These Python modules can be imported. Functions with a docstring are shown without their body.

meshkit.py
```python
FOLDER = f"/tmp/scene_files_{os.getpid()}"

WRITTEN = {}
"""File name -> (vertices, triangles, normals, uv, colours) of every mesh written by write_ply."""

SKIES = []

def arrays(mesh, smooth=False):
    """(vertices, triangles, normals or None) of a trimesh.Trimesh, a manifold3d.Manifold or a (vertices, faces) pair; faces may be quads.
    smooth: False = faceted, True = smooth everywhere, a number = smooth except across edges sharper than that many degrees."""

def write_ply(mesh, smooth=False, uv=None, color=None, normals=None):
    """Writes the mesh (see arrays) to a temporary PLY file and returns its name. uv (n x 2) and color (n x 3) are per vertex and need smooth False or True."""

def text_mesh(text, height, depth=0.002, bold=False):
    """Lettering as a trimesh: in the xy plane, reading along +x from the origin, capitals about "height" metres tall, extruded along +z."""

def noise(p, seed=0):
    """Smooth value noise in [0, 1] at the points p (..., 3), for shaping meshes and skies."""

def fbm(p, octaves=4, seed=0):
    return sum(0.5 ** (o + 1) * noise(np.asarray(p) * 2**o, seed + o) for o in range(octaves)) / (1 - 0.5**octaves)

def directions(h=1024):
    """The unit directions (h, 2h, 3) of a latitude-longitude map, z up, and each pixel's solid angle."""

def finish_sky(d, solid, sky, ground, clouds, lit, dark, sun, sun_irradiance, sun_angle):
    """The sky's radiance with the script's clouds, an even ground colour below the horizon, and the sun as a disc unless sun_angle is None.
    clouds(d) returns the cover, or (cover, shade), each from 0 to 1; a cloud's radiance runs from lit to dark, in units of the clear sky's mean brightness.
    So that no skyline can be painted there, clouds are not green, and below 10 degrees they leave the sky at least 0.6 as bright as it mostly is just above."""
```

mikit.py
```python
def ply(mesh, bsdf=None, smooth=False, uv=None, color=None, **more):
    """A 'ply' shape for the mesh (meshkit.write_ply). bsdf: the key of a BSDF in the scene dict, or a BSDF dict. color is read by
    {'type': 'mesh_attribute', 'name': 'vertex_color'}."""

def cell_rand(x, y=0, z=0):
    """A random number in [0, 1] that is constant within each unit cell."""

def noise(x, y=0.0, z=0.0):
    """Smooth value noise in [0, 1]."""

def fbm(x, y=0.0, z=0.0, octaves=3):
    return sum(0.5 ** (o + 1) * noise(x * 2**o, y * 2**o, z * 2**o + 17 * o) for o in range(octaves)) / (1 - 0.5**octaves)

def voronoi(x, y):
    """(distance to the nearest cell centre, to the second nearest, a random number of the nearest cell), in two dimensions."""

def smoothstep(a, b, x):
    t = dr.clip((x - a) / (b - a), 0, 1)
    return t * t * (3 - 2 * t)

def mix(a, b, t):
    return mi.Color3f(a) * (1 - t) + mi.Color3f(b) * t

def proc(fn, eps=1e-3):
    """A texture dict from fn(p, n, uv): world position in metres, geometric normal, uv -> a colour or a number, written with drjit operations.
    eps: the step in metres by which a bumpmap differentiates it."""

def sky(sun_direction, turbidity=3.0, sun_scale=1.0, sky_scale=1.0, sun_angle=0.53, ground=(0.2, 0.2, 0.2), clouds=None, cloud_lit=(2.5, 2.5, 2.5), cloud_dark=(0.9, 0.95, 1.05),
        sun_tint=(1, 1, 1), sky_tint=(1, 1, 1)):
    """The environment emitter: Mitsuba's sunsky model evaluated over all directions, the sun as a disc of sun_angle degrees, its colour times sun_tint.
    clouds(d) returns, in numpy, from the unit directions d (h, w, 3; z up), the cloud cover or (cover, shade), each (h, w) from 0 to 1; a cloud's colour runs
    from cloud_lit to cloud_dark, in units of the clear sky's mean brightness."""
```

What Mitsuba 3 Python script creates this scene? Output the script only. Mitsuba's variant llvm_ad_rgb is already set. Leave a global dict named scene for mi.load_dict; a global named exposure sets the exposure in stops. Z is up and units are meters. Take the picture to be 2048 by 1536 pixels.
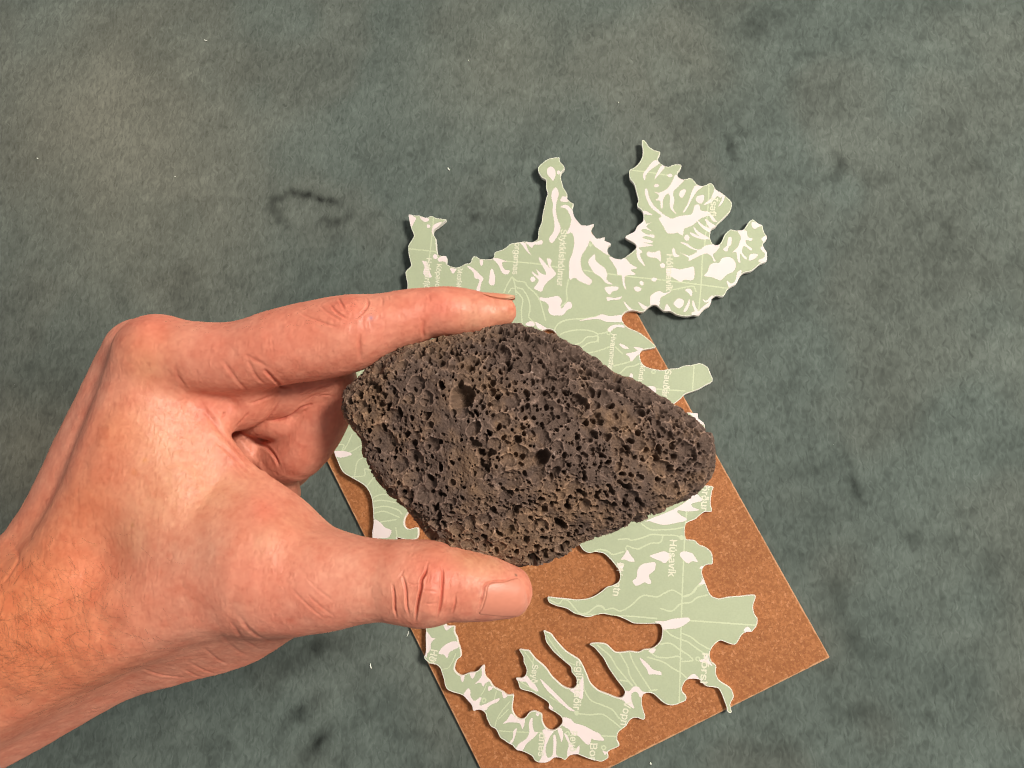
import math
import numpy as np, trimesh, shapely
import drjit as dr, mitsuba as mi
import mikit, meshkit
from mikit import proc, noise, fbm, voronoi, smoothstep, mix
from shapely.geometry import Polygon, LineString, Point, MultiPolygon
from shapely.ops import unary_union
from scipy.spatial import cKDTree, Delaunay
from scipy import ndimage

T = mi.ScalarTransform4f
rng = np.random.default_rng(7)
scene, labels = {}, {}

# ------------------------------------------------------------------ camera, light, exposure
F, CX, CY = 1547.0, 1024.0, 768.0            # focal length of the photograph in its own pixels (26 mm phone lens)
PITCH, ROLL, HEIGHT = 0.2252, -0.5208, 0.483   # the phone is held 48 cm above the table, tilted 13 degrees off straight down
fwd = np.array([0, math.sin(PITCH), -math.cos(PITCH)])
up0 = np.array([0, math.cos(PITCH), math.sin(PITCH)])
rt0 = np.array([1.0, 0, 0])
RT = math.cos(ROLL) * rt0 + math.sin(ROLL) * up0
UP = -math.sin(ROLL) * rt0 + math.cos(ROLL) * up0
EYE = np.array([0, 0, HEIGHT])
ON_TABLE_RT = np.array([RT[0], RT[1], 0]) / np.linalg.norm(RT[:2])
ON_TABLE_UP = np.array([-ON_TABLE_RT[1], ON_TABLE_RT[0], 0])
exposure = 0.2
scene['camera'] = {'type': 'perspective', 'fov': math.degrees(2 * math.atan(1024 / F)), 'fov_axis': 'x', 'near_clip': 0.02, 'far_clip': 20.0,
                   'to_world': T().look_at(origin=EYE.tolist(), target=(EYE + fwd).tolist(), up=UP.tolist())}
CENTRE = EYE + fwd * (HEIGHT / math.cos(PITCH))
LAMP = CENTRE - fwd * 1.40 + RT * 0.84 + UP * 0.50
LAMP_R, KEY = 0.19, 0.82
d2 = np.linalg.norm(LAMP - CENTRE)
cosT = (LAMP - CENTRE)[2] / d2
Lr = KEY * d2 ** 2 / (cosT * LAMP_R ** 2)        # radiance so that a white sheet on the table renders at KEY
scene['ceiling_lamp'] = {'type': 'sphere', 'center': LAMP.tolist(), 'radius': LAMP_R,
                         'emitter': {'type': 'area', 'radiance': {'type': 'rgb', 'value': [Lr * 1.06, Lr * 1.0, Lr * 0.90]}}}
labels['ceiling_lamp'] = {'label': 'round warm room lamp hanging above the table', 'category': 'lamp'}
scene['room_light'] = {'type': 'constant', 'radiance': {'type': 'rgb', 'value': [0.28, 0.278, 0.274]}}


# ------------------------------------------------------------------ helpers
def ray(px):
    px = np.atleast_2d(np.asarray(px, float))
    return fwd + (px[:, :1] - CX) / F * RT + (CY - px[:, 1:2]) / F * UP


def on_plane(px, z):
    """The points of the horizontal plane at height z that the traced points of the photograph show."""
    d = ray(px)
    return EYE + d * ((z - HEIGHT) / d[:, 2])[:, None]


def at(px, d):
    """Points at distance d (metres, along the lens axis)."""
    return EYE + ray(px) * np.broadcast_to(np.asarray(d, float), (len(np.atleast_2d(px)),))[:, None]


def crop(x0, y0, s, pts):
    return np.asarray(pts, float) / s + [x0, y0]


def C3(p): return crop(780, 260, 3.84, p)
def C4(p): return crop(1160, 260, 3.84, p)
def C5(p): return crop(1040, 560, 3.84, p)
def C6(p): return crop(1100, 940, 3.4909, p)
def C7(p): return crop(820, 1200, 4.571, p)
def C8(p): return crop(1140, 1200, 3.7926, p)
def C9(p): return crop(560, 900, 3.4133, p)
def C10(p): return crop(560, 500, 3.4133, p)
def CB(p): return crop(660, 620, 2.954, p)
def CR(p): return crop(1000, 620, 2.954, p)
def H1(p): return crop(0, 540, 2.6947, p)
def H2(p): return crop(0, 966, 2.6947, p)
def D1(p): return crop(380, 680, 5.333, p)
def D2(p): return crop(820, 560, 8.0, p)
def D4(p): return crop(780, 1060, 6.4, p)


def surface_nets(g, origin, h):
    """Naive surface nets of the zero level of the grid g (negative inside)."""
    s = g < 0
    nx, ny, nz = g.shape
    cnt = np.zeros((nx - 1, ny - 1, nz - 1), np.int8)
    for a in (0, 1):
        for b in (0, 1):
            for c in (0, 1):
                cnt += s[a:nx - 1 + a, b:ny - 1 + b, c:nz - 1 + c]
    cell = np.argwhere((cnt > 0) & (cnt < 8))
    idx = -np.ones(cnt.shape, np.int64)
    idx[tuple(cell.T)] = np.arange(len(cell))
    acc, n = np.zeros((len(cell), 3)), np.zeros(len(cell))
    cor = [(a, b, c) for a in (0, 1) for b in (0, 1) for c in (0, 1)]
    val = {q: g[cell[:, 0] + q[0], cell[:, 1] + q[1], cell[:, 2] + q[2]] for q in cor}
    for p in cor:
        for ax in range(3):
            if p[ax] == 0:
                q = tuple(1 if k == ax else p[k] for k in range(3))
                va, vb = val[p], val[q]
                m = (va < 0) != (vb < 0)
                t = va[m] / (va[m] - vb[m])
                pt = np.tile(np.array(p, float), (m.sum(), 1))
                pt[:, ax] = t
                acc[m] += pt
                n[m] += 1
    v = origin + h * (cell + acc / n[:, None])
    faces = []
    for ax in range(3):
        b, c = (ax + 1) % 3, (ax + 2) % 3
        sl0, sl1 = [slice(None)] * 3, [slice(None)] * 3
        sl0[ax], sl1[ax] = slice(0, -1), slice(1, None)
        e = s[tuple(sl0)] != s[tuple(sl1)]
        pos = np.argwhere(e)
        pos = pos[(pos[:, b] > 0) & (pos[:, c] > 0) & (pos[:, b] < g.shape[b] - 1) & (pos[:, c] < g.shape[c] - 1)]
        inside = s[tuple(pos.T)]

        def cellat(db, dc):
            q = pos.copy()
            q[:, b] -= db
            q[:, c] -= dc
            return idx[tuple(q.T)]
        quad = np.stack([cellat(1, 1), cellat(0, 1), cellat(0, 0), cellat(1, 0)], 1)
        quad[~inside] = quad[~inside][:, ::-1]
        faces.append(quad)
    q = np.vstack(faces)
    f = np.vstack([q[:, [0, 1, 2]], q[:, [0, 2, 3]]])
    m = trimesh.Trimesh(v, f, process=False)
    return m


def relax(m, n=6, lam=0.5, mu=-0.53):
    trimesh.smoothing.filter_taubin(m, lamb=lam, nu=-mu, iterations=n)
    return m


def vnormals(m):
    return meshkit.arrays(m, True)[2]


def seg_dist(P, A, B):
    """Distance from points P to the polyline pieces A-B, smallest."""
    d = np.full(len(P), 1e9)
    for a, b in zip(A, B):
        ab = b - a
        t = np.clip((P - a) @ ab / max(ab @ ab, 1e-18), 0, 1)
        d = np.minimum(d, np.linalg.norm(P - a - t[:, None] * ab, axis=1))
    return d


def smooth_line(p, n=6, closed=False):
    """A Catmull-Rom curve through the points."""
    p = np.asarray(p, float)
    if len(p) < 3 and not closed:
        return p
    q = np.vstack([p[-1:], p, p[:2]]) if closed else np.vstack([2 * p[0] - p[1], p, 2 * p[-1] - p[-2]])
    out = []
    for i in range(1, len(q) - 2):
        t = np.linspace(0, 1, n, endpoint=False)[:, None]
        a, b, c, d = q[i - 1], q[i], q[i + 1], q[i + 2]
        out.append(0.5 * ((2 * b) + (c - a) * t + (2 * a - 5 * b + 4 * c - d) * t ** 2 + (3 * b - a - 3 * c + d) * t ** 3))
    if not closed:
        out.append(p[-1:])
    return np.vstack(out)


def polys(g):
    return [x for x in getattr(g, 'geoms', [g]) if x.geom_type == 'Polygon' and x.area > 0]


def flat_mesh(g):
    """A flat sheet of the shapely area g in the xy plane."""
    vs, fs, n = [], [], 0
    for p in polys(g):
        v, f = trimesh.creation.triangulate_polygon(p, engine='earcut')
        vs.append(np.column_stack([v, np.zeros(len(v))]))
        fs.append(f + n)
        n += len(v)
    v, f = np.vstack(vs), np.vstack(fs)
    a = np.cross(v[f[:, 1]] - v[f[:, 0]], v[f[:, 2]] - v[f[:, 0]])[:, 2]
    f[a < 0] = f[a < 0][:, ::-1]
    return trimesh.Trimesh(v, f, process=False)


# ------------------------------------------------------------------ materials
def rgb(*c): return {'type': 'rgb', 'value': list(c)}


O2 = on_plane([[1024, 768]], 0)[0]
FX, FY = ON_TABLE_RT, ON_TABLE_UP          # directions of the cloth's own lengthwise and crosswise nap
# brush marks in the nap of the suede, and broad paler areas of cloth: (points, width in photo pixels, strength; negative is darker)
MARKS = [
    ([(545, 402), (560, 395), (588, 387)], 10, -.34), ([(588, 387), (612, 389), (640, 396), (662, 401), (684, 409)], 7, -.45), ([(545, 405), (548, 420), (560, 436), (575, 450)], 12, -.26),
    ([(640, 444), (672, 442), (704, 428)], 9, -.26), ([(660, 450), (672, 475)], 17, -.25), ([(716, 530), (712, 565)], 15, -.25),
    ([(355, 560), (358, 600)], 34, -.20), ([(245, 580), (252, 605)], 22, -.16), ([(560, 610), (690, 580)], 16, -.16), ([(948, 436), (951, 437)], 5, -.45),
    ([(1452, 275), (1463, 295), (1466, 318)], 7, -.42), ([(1672, 305), (1682, 330), (1670, 355)], 9, -.38), ([(1735, 368), (1765, 362)], 16, -.32),
    ([(1482, 268), (1500, 262)], 8, -.25), ([(1484, 362), (1490, 385)], 17, -.30), ([(1375, 330), (1385, 340)], 17, -.25),
    ([(1870, 255), (1920, 245)], 16, -.25), ([(1800, 280), (1850, 270)], 22, -.18), ([(1790, 122), (1850, 122)], 8, -.22), ([(1600, 110), (1700, 112)], 12, -.15),
    ([(1520, 50), (1540, 40), (1490, 66)], 26, -.18), ([(1560, 150), (1620, 180)], 40, -.10), ([(1895, 455), (1902, 470)], 7, -.30),
    ([(1690, 900), (1712, 985)], 6, -.32), ([(1710, 965), (1722, 1005)], 5, -.32), ([(1826, 1070), (1836, 1088)], 9, -.50), ([(1672, 1175), (1690, 1225)], 15, -.36),
    ([(1708, 1280), (1716, 1292)], 12, -.32), ([(1650, 1337), (1668, 1340)], 12, -.28), ([(1680, 1440), (1740, 1415)], 14, -.28), ([(1850, 1433), (1862, 1440)], 8, -.38),
    ([(1740, 1465), (1770, 1450)], 20, -.16), ([(1520, 1495), (1570, 1505)], 22, -.16), ([(1625, 940), (1650, 948)], 16, -.2),
    ([(560, 1465), (600, 1425), (640, 1395)], 14, -.36), ([(610, 1520), (640, 1480), (655, 1455)], 12, -.40), ([(645, 1515), (690, 1530)], 12, -.32),
    ([(570, 1330), (640, 1295), (690, 1280)], 15, -.28), ([(720, 1400), (730, 1345)], 14, -.26), ([(790, 1468), (850, 1470)], 8, -.25), ([(425, 1490), (440, 1500)], 28, -.20),
    ([(740, 1420), (860, 1400)], 40, -.16), ([(395, 1395), (405, 1400)], 20, -.15), ([(190, 1480), (210, 1500)], 22, -.2), ([(700, 1500), (745, 1510)], 16, -.2),
    ([(480, 160), (520, 175)], 34, -.14), ([(280, 80), (300, 120)], 40, -.12), ([(880, 120), (940, 90)], 60, -.12), ([(800, 180), (880, 200)], 60, -.08),
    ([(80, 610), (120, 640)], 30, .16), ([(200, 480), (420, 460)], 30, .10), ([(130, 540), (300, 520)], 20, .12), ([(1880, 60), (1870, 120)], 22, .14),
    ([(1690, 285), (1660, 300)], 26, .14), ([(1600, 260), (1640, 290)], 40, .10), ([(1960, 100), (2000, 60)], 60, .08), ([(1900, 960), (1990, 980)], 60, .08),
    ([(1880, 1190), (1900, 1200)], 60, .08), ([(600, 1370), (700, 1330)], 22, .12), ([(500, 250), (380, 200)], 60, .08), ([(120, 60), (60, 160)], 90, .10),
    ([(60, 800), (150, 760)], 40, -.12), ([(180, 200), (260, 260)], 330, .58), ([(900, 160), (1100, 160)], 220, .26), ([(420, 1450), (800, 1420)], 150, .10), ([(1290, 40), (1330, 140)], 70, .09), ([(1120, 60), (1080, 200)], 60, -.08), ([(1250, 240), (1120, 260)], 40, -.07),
    ([(1560, 700), (1700, 640)], 60, .06), ([(1800, 800), (1950, 850)], 70, -.06), ([(1950, 500), (2030, 560)], 60, -.10), ([(1600, 850), (1560, 760)], 40, -.08)]
_warm = [(on_plane([q], 0)[0], r * HEIGHT / F, w) for q, r, w in (((200, 230), 380, .8), ((60, 930), 190, .9), ((300, 480), 260, .5), ((1000, 120), 200, .45), ((1350, 120), 160, .35))]  # warm tints; left of the hand, its bounced light is painted in
_segs = []
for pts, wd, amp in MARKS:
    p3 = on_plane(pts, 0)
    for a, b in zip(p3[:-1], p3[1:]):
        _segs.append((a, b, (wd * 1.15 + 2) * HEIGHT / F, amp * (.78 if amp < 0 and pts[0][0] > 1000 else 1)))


def nap(p):
    """Tone of the suede: soft nap patches, brush marks, broad paler areas. About 0, lighter above."""
    x, y = p.x, p.y
    wx = x + (noise(x * 160, y * 160, 3.0) - .5) * .003 + (noise(x * 600, y * 600, 8.0) - .5) * .0010
    wy = y + (noise(x * 160, y * 160, 5.0) - .5) * .003 + (noise(x * 600, y * 600, 9.0) - .5) * .0010
    v = (fbm(wx * 19, wy * 24, 1.0, 4) - .5) * .50 + (fbm(wx * 95, wy * 130, 2.0, 3) - .5) * .42
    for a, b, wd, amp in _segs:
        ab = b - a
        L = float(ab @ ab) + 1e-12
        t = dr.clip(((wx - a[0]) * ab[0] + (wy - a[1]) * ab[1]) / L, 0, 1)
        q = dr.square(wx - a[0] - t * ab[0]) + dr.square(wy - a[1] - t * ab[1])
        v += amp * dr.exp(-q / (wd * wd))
    return v


def fibres(p):
    """Short curly fibres, longer along the photograph's upright direction."""
    u = p.x * float(FX[0]) + p.y * float(FX[1])
    w = p.x * float(FY[0]) + p.y * float(FY[1])
    u2 = u + (noise(u * 420, w * 260, 4.0) - .5) * .0030
    w2 = w + (noise(u * 420, w * 260, 6.0) - .5) * .0030
    a = noise(u2 * 900, w2 * 300, 1.5)
    b = noise(u2 * 1900, w2 * 750, 2.5)
    c = noise(u2 * 760 + 9, w2 * 520, 3.5)
    return .5 * a + .28 * b + .22 * c


def cloth_color(p, n, uv):
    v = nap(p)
    f = fibres(p)
    hue = fbm(p.x * 18 + 3, p.y * 18, 7.0, 2)
    base = mix((.096, .116, .102), (.103, .116, .100), smoothstep(.36, .70, hue))
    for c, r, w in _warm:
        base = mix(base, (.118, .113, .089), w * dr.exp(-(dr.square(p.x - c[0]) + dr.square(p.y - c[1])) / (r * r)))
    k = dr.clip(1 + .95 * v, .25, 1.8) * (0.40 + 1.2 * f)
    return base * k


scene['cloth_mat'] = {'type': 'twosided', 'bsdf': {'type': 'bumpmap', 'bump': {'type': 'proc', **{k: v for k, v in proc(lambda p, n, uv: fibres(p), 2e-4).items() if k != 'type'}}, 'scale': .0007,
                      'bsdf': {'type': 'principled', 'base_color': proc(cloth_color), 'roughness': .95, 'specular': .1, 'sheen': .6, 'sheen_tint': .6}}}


BOARD_PX = [[1182, 462], [1660, 1315], [1012, 1640], [573, 760]]
_bc = on_plane(BOARD_PX, .003)


def board_color(p, n, uv):
    x, y = p.x, p.y
    a = fbm(x * 900, y * 900, p.z * 300, 3)
    wob = (noise(x * 900, y * 900, 1.0) - .5) * .0012
    fl = noise((x + wob) * 1500, (y + wob) * 700, 2.0) * noise((x - wob) * 600, (y + wob) * 1500, 5.0)
    c = mix((.300, .106, .035), (.385, .146, .052), smoothstep(.3, .7, a))
    c = mix(c, (.56, .26, .12), .6 * smoothstep(.34, .70, fl))
    rimd = mi.Float(1)
    for k in range(4):
        a_, b_ = _bc[k], _bc[(k + 1) % 4]
        e_ = (b_ - a_) / np.linalg.norm(b_ - a_)
        rimd = dr.minimum(rimd, dr.abs((x - a_[0]) * float(e_[1]) - (y - a_[1]) * float(e_[0])))
    c = mix(c, (.60, .34, .19), .7 * smoothstep(.0010, .0003, rimd + (noise(x * 400, y * 400, 3.0) - .5) * .0008))      # rubbed edge
    dk = smoothstep(.70, .82, noise(x * 1100, y * 1100, 11.0))
    return mix(c, (.24, .08, .026), .35 * dk) * (.92 + .16 * fbm(x * 60, y * 60, 1.0, 2))


scene['board_mat'] = {'type': 'twosided', 'bsdf': {'type': 'principled', 'base_color': proc(board_color), 'roughness': .7, 'specular': .25}}


def card_color(p, n, uv):
    return mix((.70, .66, .56), (.80, .76, .68), fbm(p.x * 300, p.y * 300, p.z * 900, 2))


scene['card_mat'] = {'type': 'twosided', 'bsdf': {'type': 'principled', 'base_color': proc(card_color), 'roughness': .6, 'specular': .3}}


def green_color(p, n, uv):
    g = noise(p.x * 1500, p.y * 1500, 0.0)
    return mix((.390, .432, .280), (.416, .456, .296), g) * (.96 + .08 * fbm(p.x * 30, p.y * 30, 3.0, 2))


scene['green_print_mat'] = {'type': 'twosided', 'bsdf': {'type': 'principled', 'base_color': proc(green_color), 'roughness': .45, 'specular': .3}}
scene['white_print_mat'] = {'type': 'twosided', 'bsdf': {'type': 'principled', 'base_color': rgb(.76, .645, .62), 'roughness': .45, 'specular': .3}}
scene['line_print_mat'] = {'type': 'twosided', 'bsdf': {'type': 'principled', 'base_color': rgb(.53, .565, .385), 'roughness': .45, 'specular': .3}}
scene['letter_print_mat'] = {'type': 'twosided', 'bsdf': {'type': 'principled', 'base_color': rgb(.66, .63, .50), 'roughness': .45, 'specular': .3}}


def skin_rough(p, n, uv):
    return .40 + .16 * noise(p.x * 2500, p.y * 2500, p.z * 2500)


scene['skin_mat'] = {'type': 'twosided', 'bsdf': {'type': 'principled', 'base_color': {'type': 'mesh_attribute', 'name': 'vertex_color'}, 'roughness': proc(skin_rough), 'specular': .28}}
scene['nail_mat'] = {'type': 'twosided', 'bsdf': {'type': 'principled', 'base_color': {'type': 'mesh_attribute', 'name': 'vertex_color'}, 'roughness': .42, 'specular': .4}}
scene['hair_mat'] = {'type': 'twosided', 'bsdf': {'type': 'principled', 'base_color': rgb(.13, .05, .022), 'roughness': .4, 'specular': .5}}


scene['rock_mat'] = {'type': 'twosided', 'bsdf': {'type': 'principled', 'base_color': {'type': 'mesh_attribute', 'name': 'vertex_color'}, 'roughness': .8, 'specular': .12}}
scene['lint_mat'] = {'type': 'twosided', 'bsdf': {'type': 'principled', 'base_color': rgb(.85, .83, .74), 'roughness': .7}}

# ------------------------------------------------------------------ the cloth
g = np.linspace(-.75, .75, 61)
X, Y = np.meshgrid(g, g, indexing='ij')
i = np.arange(60)
I, J = np.meshgrid(i, i, indexing='ij')
I, J = I.ravel(), J.ravel()
q = np.stack([I * 61 + J, (I + 1) * 61 + J, (I + 1) * 61 + J + 1, I * 61 + J + 1], 1)
cloth = (np.stack([X.ravel(), Y.ravel(), 0 * X.ravel()], 1) + [CENTRE[0], CENTRE[1], 0], q)
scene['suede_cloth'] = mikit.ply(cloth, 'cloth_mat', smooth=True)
labels['suede_cloth'] = {'label': 'dark green brushed suede cloth covering the whole table', 'category': 'cloth', 'kind': 'structure'}

# ------------------------------------------------------------------ the fibreboard sheet
BT = .003
corners = on_plane(BOARD_PX, BT)[:, :2]
mid = corners.mean(0)
rect = Polygon(corners - mid).buffer(-.0006).buffer(.0006)
_cs = np.array(rect.exterior.coords)[:-1]
_ci = np.array(rect.buffer(-.0003).exterior.coords)[:-1]
pts = np.vstack([np.column_stack([_cs, 0 * _cs[:, 0] + .0004]), np.column_stack([_cs, 0 * _cs[:, 0] + BT - .0003]), np.column_stack([_ci, 0 * _ci[:, 0] + BT])])
hull = trimesh.Trimesh(pts).convex_hull
hull.apply_translation([*mid, 0])
scene['fibreboard'] = mikit.ply(hull, 'board_mat', smooth=20)
labels['fibreboard'] = {'label': 'brown fibreboard rectangle lying on the green cloth beneath the cut-out map', 'category': 'board'}

# ------------------------------------------------------------------ the cut-out island map
MT = .0032                                            # thickness of the card
TILT_N = np.array([-.010, -.006])                     # the card is warped a little: its near left side stands off the board
Z0 = .0068


def map_z(xy):
    """Height of the card's upper face."""
    c = on_plane([[1300, 1000]], Z0)[0, :2]
    return Z0 + (xy - c) @ (ON_TABLE_RT[:2] * -.013 + ON_TABLE_UP[:2] * -.002)


def to_map(px):
    """Traced points onto the card's face (in the plane xy)."""
    xy = on_plane(px, Z0)
    for _ in range(4):
        d = ray(px)
        z = map_z(xy[:, :2])
        xy = EYE + d * ((z - HEIGHT) / d[:, 2])[:, None]
    return xy[:, :2]


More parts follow.
